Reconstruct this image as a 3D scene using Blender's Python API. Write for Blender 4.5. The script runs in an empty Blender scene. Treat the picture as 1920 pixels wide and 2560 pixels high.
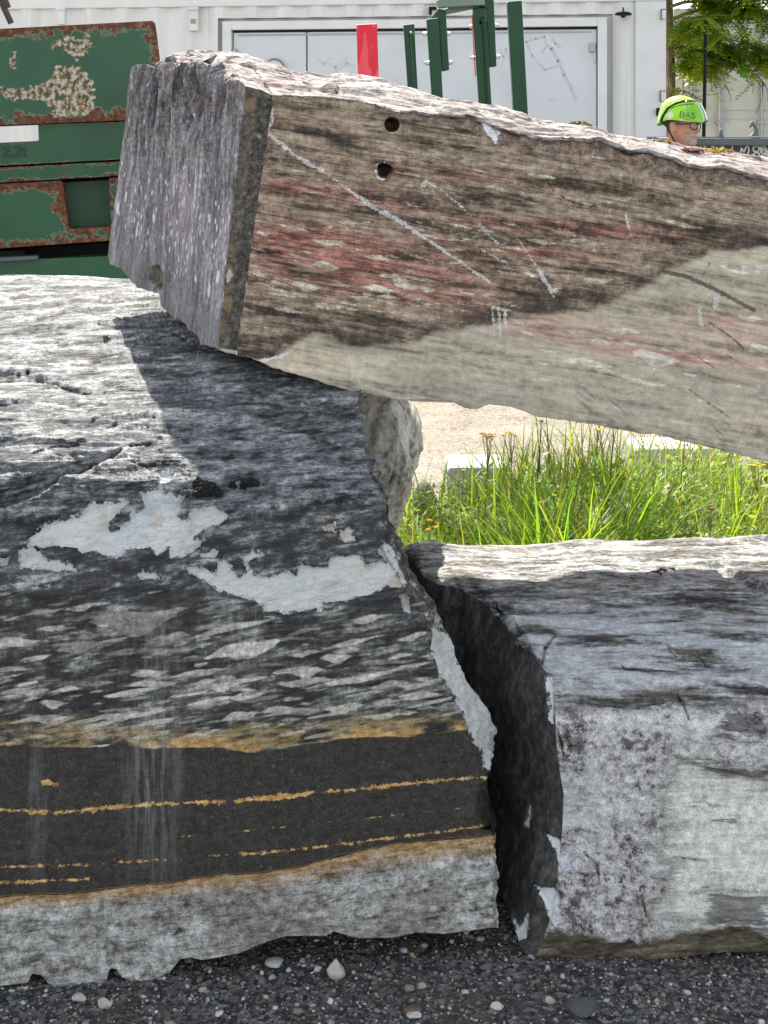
import bpy, bmesh, math, random
import numpy as np
from mathutils import Vector, Matrix

# ---------------------------------------------------------------- camera, sky, sun, exposure
SC = bpy.context.scene
COL = SC.collection
F, VH, CH = 3700.0, 325.0, 1.75          # focal length in photo pixels, horizon row, eye height
R = math.radians
cam_d = bpy.data.cameras.new("camera")
cam = bpy.data.objects.new("camera", cam_d)
COL.objects.link(cam)
cam.location = (0, 0, CH)
cam.rotation_euler = (R(90), 0, 0)
cam_d.sensor_width = 36.0
cam_d.lens = F / 2560.0 * 36.0
cam_d.shift_y = -(1280.0 - VH) / 2560.0
cam_d.clip_end = 400
SC.camera = cam

SUN_EL, SUN_AZ = 47.0, 15.0               # sun stands behind the scene, a little to the left
w = bpy.data.worlds.new("World")
SC.world = w
w.use_nodes = True
wn = w.node_tree.nodes
sky = wn.new("ShaderNodeTexSky")
sky.sky_type = 'NISHITA'
sky.sun_disc = False
sky.sun_elevation = R(SUN_EL)
sky.sun_rotation = R(-SUN_AZ)
sky.air_density = 1.0
sky.dust_density = 1.0
hz = wn.new("ShaderNodeHueSaturation")    # thin summer haze: a paler sky
hz.inputs["Saturation"].default_value = 0.32
w.node_tree.links.new(sky.outputs[0], hz.inputs["Color"])
w.node_tree.links.new(hz.outputs[0], wn["Background"].inputs[0])
wn["Background"].inputs[1].default_value = 0.15
sun_d = bpy.data.lights.new("sun", 'SUN')
sun_d.energy = 4.6
sun_d.angle = R(0.53)
sun_d.color = (1.0, 0.94, 0.84)
sun = bpy.data.objects.new("sun", sun_d)
COL.objects.link(sun)
_d = Vector((math.sin(R(SUN_AZ)) * math.cos(R(SUN_EL)), -math.cos(R(SUN_AZ)) * math.cos(R(SUN_EL)), -math.sin(R(SUN_EL))))
sun.rotation_euler = _d.to_track_quat('-Z', 'Y').to_euler()
sun.location = (-3, 12, 14)
SC.view_settings.view_transform = 'Standard'
SC.view_settings.look = 'None'
SC.view_settings.exposure = 1.4
SC.view_settings.gamma = 1.0
SC.cycles.max_bounces = 6
SC.cycles.diffuse_bounces = 4
SC.cycles.transparent_max_bounces = 8
SC.cycles.use_denoising = True

# ---------------------------------------------------------------- helpers: points, curves, noise
def at(u, v, Y):
    u = np.asarray(u, float); v = np.asarray(v, float); Y = np.asarray(Y, float)
    u, v, Y = np.broadcast_arrays(u, v, Y)
    return np.stack([(u - 960) * Y / F, Y, CH - (v - VH) * Y / F], -1)

def zm(pts, scale, ox, oy):               # traced points -> photo pixels
    return [(ox + x * scale, oy + y * scale) for x, y in pts]

def pchip(xs, ys, x):
    xs = np.asarray(xs, float); ys = np.asarray(ys, float); x = np.clip(np.asarray(x, float), xs[0], xs[-1])
    h = np.diff(xs); d = np.diff(ys) / h
    m = np.zeros(len(xs))
    for i in range(1, len(xs) - 1):
        if d[i - 1] * d[i] > 0:
            w1, w2 = 2 * h[i] + h[i - 1], h[i] + 2 * h[i - 1]
            m[i] = (w1 + w2) / (w1 / d[i - 1] + w2 / d[i])
    m[0], m[-1] = d[0], d[-1]
    k = np.clip(np.searchsorted(xs, x) - 1, 0, len(h) - 1)
    t = (x - xs[k]) / h[k]
    t2, t3 = t * t, t * t * t
    return (2 * t3 - 3 * t2 + 1) * ys[k] + (t3 - 2 * t2 + t) * h[k] * m[k] + (3 * t2 - 2 * t3) * ys[k + 1] + (t3 - t2) * h[k] * m[k + 1]

def sstep(x, a, b):
    t = np.clip((x - a) / (b - a), 0, 1)
    return t * t * (3 - 2 * t)

_rng = np.random.RandomState(7)
_PERM = _rng.permutation(256); _PERM = np.concatenate([_PERM, _PERM, _PERM])
_GR = _rng.normal(size=(256, 3)); _GR /= np.linalg.norm(_GR, axis=1)[:, None]
def perlin(p):
    i = np.floor(p).astype(int); f = p - i
    i &= 255
    s = f * f * f * (f * (f * 6 - 15) + 10)
    out = 0
    for dx in (0, 1):
        wx = s[..., 0] if dx else 1 - s[..., 0]
        for dy in (0, 1):
            wy = s[..., 1] if dy else 1 - s[..., 1]
            for dz in (0, 1):
                wz = s[..., 2] if dz else 1 - s[..., 2]
                h = _PERM[_PERM[_PERM[i[..., 0] + dx] + i[..., 1] + dy] + i[..., 2] + dz]
                g = _GR[h]
                out = out + wx * wy * wz * (g[..., 0] * (f[..., 0] - dx) + g[..., 1] * (f[..., 1] - dy) + g[..., 2] * (f[..., 2] - dz))
    return out * 1.6
def fbm(p, sc, octv=4, gain=0.5, off=0.0):
    q = p * np.asarray(sc, float) + off + 37.3
    a, s, o = 1.0, 0.0, 0.0
    for k in range(octv):
        o = o + a * perlin(q); s += a
        q = q * 2.03 + 11.7; a *= gain
    return o / s
def ridge(p, sc, octv=4, gain=0.5, off=0.0):
    q = p * np.asarray(sc, float) + off + 17.9
    a, s, o = 1.0, 0.0, 0.0
    for k in range(octv):
        o = o + a * (1 - 2 * np.abs(perlin(q))); s += a
        q = q * 2.03 + 5.1; a *= gain
    return o / s
def terr(x, n, sharp=0.8):                 # broken steps
    y = x * n; k = np.floor(y); f = y - k
    return (k + sstep(f, sharp, 1.0)) / n

def seg_dist(u, v, poly, closed=False):
    P = list(poly) + ([poly[0]] if closed else [])
    best = np.full(u.shape, 1e9)
    for (ax, ay), (bx, by) in zip(P[:-1], P[1:]):
        dx, dy = bx - ax, by - ay
        L = dx * dx + dy * dy + 1e-9
        t = np.clip(((u - ax) * dx + (v - ay) * dy) / L, 0, 1)
        best = np.minimum(best, np.hypot(u - ax - t * dx, v - ay - t * dy))
    return best
def poly_sd(u, v, poly):                   # negative inside
    d = seg_dist(u, v, poly, True)
    ins = np.zeros(u.shape, bool)
    P = list(poly) + [poly[0]]
    for (ax, ay), (bx, by) in zip(P[:-1], P[1:]):
        c = ((ay > v) != (by > v)) & (u < (bx - ax) * (v - ay) / (by - ay + 1e-12) + ax)
        ins ^= c
    return np.where(ins, -d, d)
def lens_sd(u, v, lenses):
    best = np.full(u.shape, 60.0); tone = np.zeros(u.shape)
    for (cx, cy, hl, hw, ang, tn) in lenses:
        sel = (np.abs(u - cx) < hl + 60) & (np.abs(v - cy) < hl * 0.4 + hw + 60)
        if not sel.any(): continue
        a = R(ang); x = u[sel] - cx; y = v[sel] - cy
        X = x * math.cos(a) - y * math.sin(a); Yv = x * math.sin(a) + y * math.cos(a)
        wob = 0.25 * hw * np.sin(X / hl * 4.0 + cx)
        k = X / hl
        d = np.abs(Yv + wob) - hw * np.clip(1 - np.abs(k) ** 1.5, 0, 1)
        d = np.where(np.abs(k) > 1, np.hypot(np.abs(X) - hl, Yv + wob), d)
        b = best[sel]; t = tone[sel]
        m = d < b
        t[m] = tn; b = np.minimum(b, d)
        best[sel] = b; tone[sel] = t
    return best, tone
def soft(u, v, blobs):
    o = np.zeros(u.shape)
    for (cx, cy, hl, hw, ang, k) in blobs:
        a = R(ang); x = u - cx; y = v - cy
        X = x * math.cos(a) - y * math.sin(a); Yv = x * math.sin(a) + y * math.cos(a)
        o = np.maximum(o, k * np.exp(-((X / hl) ** 2 + (Yv / hw) ** 2)))
    return o

# ---------------------------------------------------------------- helpers: objects
def tag(o, label=None, cat=None, group=None, kind=None):
    if label: o["label"] = label
    if cat: o["category"] = cat
    if group: o["group"] = group
    if kind: o["kind"] = kind
    return o
def empty(name, loc, label, cat, group=None, rot=(0, 0, 0)):
    o = bpy.data.objects.new(name, None)
    COL.objects.link(o); o.location = loc; o.rotation_euler = rot
    o.empty_display_size = 0.1
    return tag(o, label, cat, group)
def np_mesh(name, V, faces, mats, origin=(0, 0, 0), smooth=True, midx=None, attrs=None, parent=None):
    me = bpy.data.meshes.new(name)
    V = np.asarray(V, float).reshape(-1, 3) - np.asarray(origin, float)
    if isinstance(faces, np.ndarray):
        nf, k = faces.shape
        me.vertices.add(len(V)); me.vertices.foreach_set("co", V.astype(np.float32).ravel())
        me.loops.add(nf * k); me.loops.foreach_set("vertex_index", faces.astype(np.int32).ravel())
        me.polygons.add(nf)
        me.polygons.foreach_set("loop_start", np.arange(0, nf * k, k, dtype=np.int32))
        if midx is not None: me.polygons.foreach_set("material_index", np.asarray(midx, np.int32))
        me.update(calc_edges=True); me.validate()
    else:
        me.from_pydata([tuple(v) for v in V], [], faces)
        me.update()
    me.polygons.foreach_set("use_smooth", np.full(len(me.polygons), smooth))
    for m in mats: me.materials.append(m)
    for k, a in (attrs or {}).items():
        a = np.asarray(a, np.float32)
        if a.ndim == 2:
            at_ = me.attributes.new(k, 'FLOAT_COLOR', 'POINT')
            at_.data.foreach_set("color", np.concatenate([a, np.ones((len(a), 1), np.float32)], 1).ravel())
        else:
            at_ = me.attributes.new(k, 'FLOAT', 'POINT'); at_.data.foreach_set("value", a.ravel())
    o = bpy.data.objects.new(name, me)
    COL.objects.link(o)
    o.location = origin
    if parent:
        o.parent = parent; o.location = (0, 0, 0) if origin == (0, 0, 0) else origin
    return o
def bm_obj(name, bm, mats, parent=None, smooth=False, bevel=0.0, loc=None):
    me = bpy.data.meshes.new(name)
    bmesh.ops.recalc_face_normals(bm, faces=bm.faces[:])
    bm.to_mesh(me); bm.free()
    for m in (mats if isinstance(mats, (list, tuple)) else [mats]): me.materials.append(m)
    if smooth: me.polygons.foreach_set("use_smooth", np.full(len(me.polygons), True))
    o = bpy.data.objects.new(name, me); COL.objects.link(o)
    if parent: o.parent = parent
    if loc is not None: o.location = loc
    if bevel:
        b = o.modifiers.new("bevel", 'BEVEL'); b.width = bevel; b.segments = 2; b.limit_method = 'ANGLE'
    return o
def box(bm, x0, x1, y0, y1, z0, z1, M=None):
    vs = [bm.verts.new((x, y, z)) for x in (x0, x1) for y in (y0, y1) for z in (z0, z1)]
    for q in ((0, 1, 3, 2), (4, 6, 7, 5), (0, 4, 5, 1), (2, 3, 7, 6), (0, 2, 6, 4), (1, 5, 7, 3)):
        bm.faces.new([vs[i] for i in q])
    if M is not None: bmesh.ops.transform(bm, matrix=M, verts=vs)
    return vs
def tube(bm, pts, rad, n=8, caps=True):
    pts = [Vector(p) for p in pts]
    rads = rad if isinstance(rad, (list, tuple)) else [rad] * len(pts)
    rings = []
    up = None
    for i, p in enumerate(pts):
        t = (pts[min(i + 1, len(pts) - 1)] - pts[max(i - 1, 0)]).normalized()
        a = up if up is not None else (Vector((0, 0, 1)) if abs(t.z) < 0.9 else Vector((1, 0, 0)))
        b = t.cross(a).normalized(); a = b.cross(t).normalized(); up = a
        rings.append([bm.verts.new(p + rads[i] * (math.cos(6.28318 * k / n) * a + math.sin(6.28318 * k / n) * b)) for k in range(n)])
    for r0, r1 in zip(rings[:-1], rings[1:]):
        for k in range(n):
            bm.faces.new((r0[k], r0[(k + 1) % n], r1[(k + 1) % n], r1[k]))
    if caps:
        bm.faces.new(rings[0][::-1]); bm.faces.new(rings[-1])
def prism(bm, poly, y0, y1):               # polygon in x,z pushed along y
    a = [bm.verts.new((x, y0, z)) for x, z in poly]; b = [bm.verts.new((x, y1, z)) for x, z in poly]
    bm.faces.new(a); bm.faces.new(b[::-1])
    n = len(poly)
    for i in range(n):
        bm.faces.new((a[i], b[i], b[(i + 1) % n], a[(i + 1) % n]))
def grid_faces(nr, nc, close_r=False):
    r = np.arange(nr if close_r else nr - 1)[:, None]; c = np.arange(nc - 1)[None, :]
    r2 = (r + 1) % nr
    return np.stack([r * nc + c, r * nc + c + 1, r2 * nc + c + 1, r2 * nc + c], -1).reshape(-1, 4)

# ---------------------------------------------------------------- helpers: materials
class MT:
    def __init__(s, name, rough=0.8, spec=0.35):
        s.m = bpy.data.materials.new(name); s.m.use_nodes = True
        s.t = s.m.node_tree; s.b = s.t.nodes["Principled BSDF"]; s.out = s.t.nodes["Material Output"]
        s.b.inputs["Roughness"].default_value = rough
        s.b.inputs["Specular IOR Level"].default_value = spec
        s._co = None
    def put(s, inp, x):
        if isinstance(x, bpy.types.NodeSocket): s.t.links.new(x, inp)
        elif isinstance(x, (tuple, list)):
            n = len(inp.default_value); x = list(x)
            inp.default_value = (x + [1.0])[:n] if len(x) < n else x[:n]
        else:
            try: inp.default_value = x
            except TypeError: inp.default_value = [x] * len(inp.default_value)
    def co(s):
        if s._co is None: s._co = s.t.nodes.new("ShaderNodeTexCoord").outputs["Object"]
        return s._co
    def mth(s, op, a, b=0.0, c=0.0, clamp=False):
        n = s.t.nodes.new("ShaderNodeMath"); n.operation = op; n.use_clamp = clamp
        s.put(n.inputs[0], a); s.put(n.inputs[1], b); s.put(n.inputs[2], c)
        return n.outputs[0]
    def add(s, a, b): return s.mth('ADD', a, b)
    def sub(s, a, b): return s.mth('SUBTRACT', a, b)
    def mul(s, a, b): return s.mth('MULTIPLY', a, b)
    def inv(s, a): return s.mth('SUBTRACT', 1.0, a, clamp=True)
    def mx(s, a, b): return s.mth('MAXIMUM', a, b)
    def sep(s, v):
        n = s.t.nodes.new("ShaderNodeSeparateXYZ"); s.put(n.inputs[0], v); return n.outputs
    def comb(s, x, y, z):
        n = s.t.nodes.new("ShaderNodeCombineXYZ"); s.put(n.inputs[0], x); s.put(n.inputs[1], y); s.put(n.inputs[2], z); return n.outputs[0]
    def fol(s, ang, sx, sy, sz, v=None):   # coordinates along a foliation that rises by ang degrees to the right
        o = s.sep(v if v is not None else s.co()); c, q = math.cos(R(ang)), math.sin(R(ang))
        xr = s.add(s.mul(o[0], c * sx), s.mul(o[2], q * sx)); zr = s.add(s.mul(o[0], -q * sz), s.mul(o[2], c * sz))
        return s.comb(xr, s.mul(o[1], sy), zr)
    def warp(s, v, sc, amt, detail=2):
        n = s.t.nodes.new("ShaderNodeTexNoise"); s.put(n.inputs["Vector"], v); n.inputs["Scale"].default_value = sc; n.inputs["Detail"].default_value = detail
        a = s.t.nodes.new("ShaderNodeVectorMath"); a.operation = 'MULTIPLY_ADD'
        s.t.links.new(n.outputs["Color"], a.inputs[0]); a.inputs[1].default_value = (amt,) * 3; s.put(a.inputs[2], v)
        return a.outputs[0]
    def noise(s, v, sc, detail=4, rough=0.55, dist=0.0):
        n = s.t.nodes.new("ShaderNodeTexNoise"); s.put(n.inputs["Vector"], v); s.put(n.inputs["Scale"], sc)
        n.inputs["Detail"].default_value = detail; n.inputs["Roughness"].default_value = rough; n.inputs["Distortion"].default_value = dist
        return n.outputs[0]
    def vor(s, v, sc, feat='F1', out="Distance"):
        n = s.t.nodes.new("ShaderNodeTexVoronoi"); n.feature = feat; s.put(n.inputs["Vector"], v); s.put(n.inputs["Scale"], sc)
        return n.outputs[out]
    def attr(s, name, out="Fac"):
        n = s.t.nodes.new("ShaderNodeAttribute"); n.attribute_name = name; return n.outputs[out]
    def sm(s, x, a, b):
        n = s.t.nodes.new("ShaderNodeMapRange"); n.interpolation_type = 'SMOOTHSTEP'; n.clamp = True
        s.put(n.inputs["Value"], x)
        if a < b:
            n.inputs["From Min"].default_value = a; n.inputs["From Max"].default_value = b
        else:
            n.inputs["From Min"].default_value = b; n.inputs["From Max"].default_value = a
            n.inputs["To Min"].default_value = 1.0; n.inputs["To Max"].default_value = 0.0
        return n.outputs[0]
    def ramp(s, f, stops):
        n = s.t.nodes.new("ShaderNodeValToRGB"); s.put(n.inputs[0], f)
        e = n.color_ramp.elements
        while len(e) < len(stops): e.new(0.5)
        for k, (p, c) in enumerate(stops):
            e[k].position = p; e[k].color = tuple(c) + (1,) if isinstance(c, (tuple, list)) else (c, c, c, 1)
        return n.outputs[0]
    def mix(s, f, a, b, blend='MIX'):
        n = s.t.nodes.new("ShaderNodeMix"); n.data_type = 'RGBA'; n.blend_type = blend
        s.put(n.inputs[0], f)
        for i, x in ((6, a), (7, b)):
            s.put(n.inputs[i], (x, x, x, 1) if isinstance(x, (int, float)) else x)
        return n.outputs[2]
    def col(s, c):
        s.put(s.b.inputs["Base Color"], c if not isinstance(c, (int, float)) else (c, c, c, 1)); return s
    def bump(s, h, strength=0.5, dist=0.002, nrm=None):
        n = s.t.nodes.new("ShaderNodeBump"); s.put(n.inputs["Height"], h)
        n.inputs["Strength"].default_value = strength; n.inputs["Distance"].default_value = dist
        if nrm is not None: s.t.links.new(nrm, n.inputs["Normal"])
        s.t.links.new(n.outputs[0], s.b.inputs["Normal"]); return n.outputs[0]
def plain(name, c, rough=0.6, metal=0.0, spec=0.4, var=0.12, sc=8.0):
    m = MT(name, rough, spec)
    n = m.noise(m.co(), sc, 4)
    k = m.ramp(n, [(0.3, 1 - var), (0.7, 1 + var)])
    m.col(m.mix(1.0, c, k, 'MULTIPLY')); m.b.inputs["Metallic"].default_value = metal
    return m.m
# ================================================================ STONE MATERIALS
def mat_stone_a():
    m = MT("stone_banded_grey", 0.72, 0.35); co = m.co()
    f1 = m.fol(7, 5, 12, 26); f2 = m.fol(7, 14, 30, 60)
    fw = m.warp(f1, 1.3, 0.5)
    s1 = m.noise(fw, 1.6, 8, 0.62); s2 = m.noise(f2, 2.0, 6, 0.65); gr = m.noise(co, 260, 3, 0.7)
    gl = m.noise(co, 60, 5, 0.7)
    mixs = m.add(m.add(m.mul(s1, 0.55), m.mul(s2, 0.3)), m.mul(gl, 0.15))
    mid = m.ramp(mixs, [(0.42, (.010, .010, .010)), (0.48, (.027, .027, .026)), (0.525, (.060, .060, .057)), (0.565, (.15, .15, .142)), (0.63, (.36, .355, .34))])
    top = m.ramp(mixs, [(0.41, (.022, .023, .026)), (0.455, (.07, .073, .08)), (0.495, (.155, .16, .17)), (0.54, (.28, .285, .29)), (0.61, (.50, .50, .495))])
    tw = m.sm(m.add(m.attr("topw"), m.mul(m.sub(gl, 0.5), 0.7)), 0.35, 0.65)
    ln = m.sm(m.mth('ABSOLUTE', m.sub(m.noise(m.warp(m.fol(5, 4, 22, 44), 1.0, .8), 1.2, 6, .62), .5)), .016, .002)
    top = m.mix(m.mul(ln, .85), top, (.012, .012, .014))
    c = m.mix(tw, mid, top)
    # rough upper band just above the sawn face
    # clasts
    big = m.sm(m.add(m.attr("clast"), m.mul(m.sub(m.add(m.mul(m.noise(co, 130, 3), .5), m.mul(m.noise(f2, 2.2, 4), .5)), 0.5), 12.0)), 1.8, -2.4)
    v = m.warp(m.warp(m.fol(8, 9, 9, 78), 0.7, 0.9), 2.5, .25)
    cell = m.vor(v, 1.0, 'F1', 'Color'); dist = m.vor(v, 1.0, 'F1', 'Distance')
    rnd = m.sep(cell)[0]
    bw = m.add(m.attr("band"), m.mul(m.sub(m.noise(m.fol(5, 4, 4, 14), 1.5, 5, 0.6), 0.5), 0.10))
    dens = m.add(m.mul(m.sm(bw, 0.35, 0.8), 0.60), 0.14)
    small = m.mul(m.sm(m.sub(dens, rnd), -0.02, 0.02), m.sm(m.add(dist, m.mul(m.sub(gl, .5), .35)), 0.44, 0.36))
    cong = m.mul(m.sm(bw, 0.0, 0.12), m.sm(bw, 1.0, 0.985))
    small = m.mul(small, cong)
    cream = m.ramp(m.add(m.mul(m.sep(cell)[1], .7), m.mul(s2, .3)), [(0.2, (.12, .12, .108)), (0.45, (.34, .335, .29)), (0.75, (.52, .50, .42))])
    c = m.mix(m.mul(small, .9), c, cream)
    cl = m.mix(m.attr("ctone"), (.12, .115, .105), (.50, .485, .43))
    cl = m.mix(0.9, cl, m.ramp(m.add(m.mul(m.noise(f2, 1, 6, .7), .6), m.mul(gl, .4)), [(.38, .55), (.6, 1.15)]), 'MULTIPLY')
    c = m.mix(m.mul(big, 0.95), c, m.mix(1.0, cl, 1.02, 'MULTIPLY'))
    # greenish-yellow stained belt above the dark band
    yel = m.mul(m.mul(m.sm(bw, 0.72, 0.95), m.sm(bw, 1.0, 0.985)), m.sm(m.noise(m.fol(6, 6, 6, 20), 1.2, 5), 0.42, 0.60))
    c = m.mix(m.mul(yel, 0.75), c, m.ramp(s2, [(.4, (.10, .075, .03)), (.52, (.36, .27, .12)), (.65, (.48, .34, .14))]))
    orr = m.mul(m.mul(m.sm(bw, 0.90, 0.975), m.sm(bw, 1.004, 0.995)), m.sm(m.noise(m.fol(3, 7, 7, 10), 1.1, 3), 0.50, 0.58))
    c = m.mix(m.mul(orr, 0.9), c, m.ramp(s2, [(.4, (.38, .20, .06)), (.6, (.55, .34, .13))]))
    # dark band
    dk = m.mul(m.sm(bw, 0.992, 1.003), m.sm(bw, 2.0, 1.99))
    spot = m.sm(m.vor(co, 42), 0.22, 0.10)
    spot = m.mul(spot, m.sm(m.noise(co, 9, 3), 0.5, 0.62))
    dcol = m.mix(m.mul(spot, 0.7), m.ramp(m.add(m.mul(gr, 0.6), m.mul(gl, .4)), [(.40, (.014, .013, .011)), (.5, (.029, .026, .022)), (.60, (.055, .049, .041))]), (.12, .085, .06))
    dust = m.mul(m.attr("dust"), m.sm(m.noise(m.fol(0, 40, 10, 3.0), 1.0, 7, .75), .44, .62))
    dcol = m.mix(m.mul(dust, .5), dcol, (.33, .33, .33))
    c = m.mix(dk, c, dcol)
    vein = m.sm(m.add(m.add(m.attr("vein"), m.mul(m.sub(m.noise(m.fol(4, 5, 5, 5), 1.3, 3), .5), 16.0)), m.add(m.mul(m.sub(m.noise(m.fol(4, 14, 14, 34), 2.0, 6, .7), 0.5), 20.0), m.mul(m.sub(m.noise(co, 90, 5, .75), .5), 32.0))), 4.8, 1.6)
    c = m.mix(m.mul(vein, m.mul(dk, 0.95)), c, m.ramp(s2, [(.38, (.34, .17, .04)), (.5, (.56, .33, .10)), (.62, (.70, .49, .24))]))
    # grey foot band
    low = m.sm(bw, 1.992, 2.004)
    s3 = m.add(m.mul(m.noise(m.warp(m.fol(6, 7, 10, 24), 1.0, 0.6), 1.5, 7, 0.65), .6), m.mul(m.noise(m.fol(7, 16, 30, 70), 1.5, 6, .65), .4))
    lowc = m.ramp(m.add(m.mul(s3, .7), m.mul(gl, .3)), [(.40, (.08, .075, .066)), (.45, (.27, .258, .232)), (.50, (.45, .44, .41)), (.60, (.66, .655, .63))])
    brn = m.sm(m.noise(co, 5.0, 4), 0.47, 0.6)
    lowc = m.mix(m.mul(brn, 0.45), lowc, (.16, .125, .09))
    c = m.mix(low, c, lowc)
    of = m.mul(m.sm(bw, 1.985, 2.0), m.sm(m.add(bw, m.mul(m.sub(s2, .5), .25)), 2.17, 2.02))
    c = m.mix(m.mul(of, 0.88), c, m.ramp(s2, [(.36, (.30, .15, .05)), (.5, (.50, .29, .10)), (.66, (.55, .45, .3))]))
    # white freshly broken patches
    pn = m.add(m.mul(m.sub(m.noise(co, 45, 6, .7), .5), 40.0), m.mul(m.sub(m.noise(co, 160, 3, .6), .5), 14.0))
    pw = m.sm(m.add(m.attr("patch"), pn), 1.5, -1.5)
    pc = m.ramp(m.noise(m.warp(m.fol(20, 8, 8, 22), 1, .8), 1.5, 6, .6), [(.34, (.58, .55, .49)), (.43, (.70, .72, .68)), (.53, (.77, .77, .745)), (.64, (.82, .80, .76))])
    blue = m.sm(m.noise(co, 7, 3), .5, .65)
    pc = m.mix(m.mul(blue, .4), pc, (.62, .69, .75))
    thin = m.sm(m.mth('ABSOLUTE', m.sub(m.noise(m.warp(m.fol(15, 6, 6, 30), 1.2, 1.1), 1.7, 6, .6), .5)), 0.012, 0.0)
    pc = m.mix(m.mul(thin, .6), pc, (.32, .34, .31))
    pc = m.mix(m.mul(m.sm(m.noise(co, 13, 4, .6), .60, .68), .5), pc, (.52, .42, .28))
    c = m.mix(pw, c, pc)
    cr = m.sm(m.add(m.attr("crack"), m.mul(m.sub(gl, .5), 14.0)), 5.0, 0.5)
    c = m.mix(m.mul(cr, .9), c, (.018, .017, .016))
    c = m.mix(m.mul(m.mul(dust, cong), .45), c, (.40, .40, .39))
    # faint vertical rub marks on the sawn face
    rub = m.mul(m.sm(m.noise(m.fol(0, 30, 10, 2.2), 1.0, 6, .75), .60, .78), m.mul(cong, .25))
    c = m.mix(rub, c, (.42, .42, .41))
    gg = m.ramp(m.add(m.mul(gl, .5), m.mul(gr, .5)), [(.39, .40), (.50, 1.05), (.60, 1.75)])
    c = m.mix(m.mul(m.mix(pw, .62, .12), m.mix(dk, 1.0, .2)), c, gg, 'MULTIPLY')
    m.col(c)
    rs = m.add(m.mul(m.noise(m.fol(5, 18, 70, 110), 1.0, 8, .7), 1.0), m.mul(gr, .3))
    rgh = m.mx(m.mul(tw, 1.0), m.mx(m.mul(low, .8), m.mul(pw, .9)))
    hgt = m.mul(rs, m.add(m.mul(rgh, 1.0), .10))
    b1 = m.bump(hgt, 1.0, 0.014)
    m.put(m.b.inputs["Roughness"], m.mix(pw, .62, .85))
    return m.m

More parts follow.
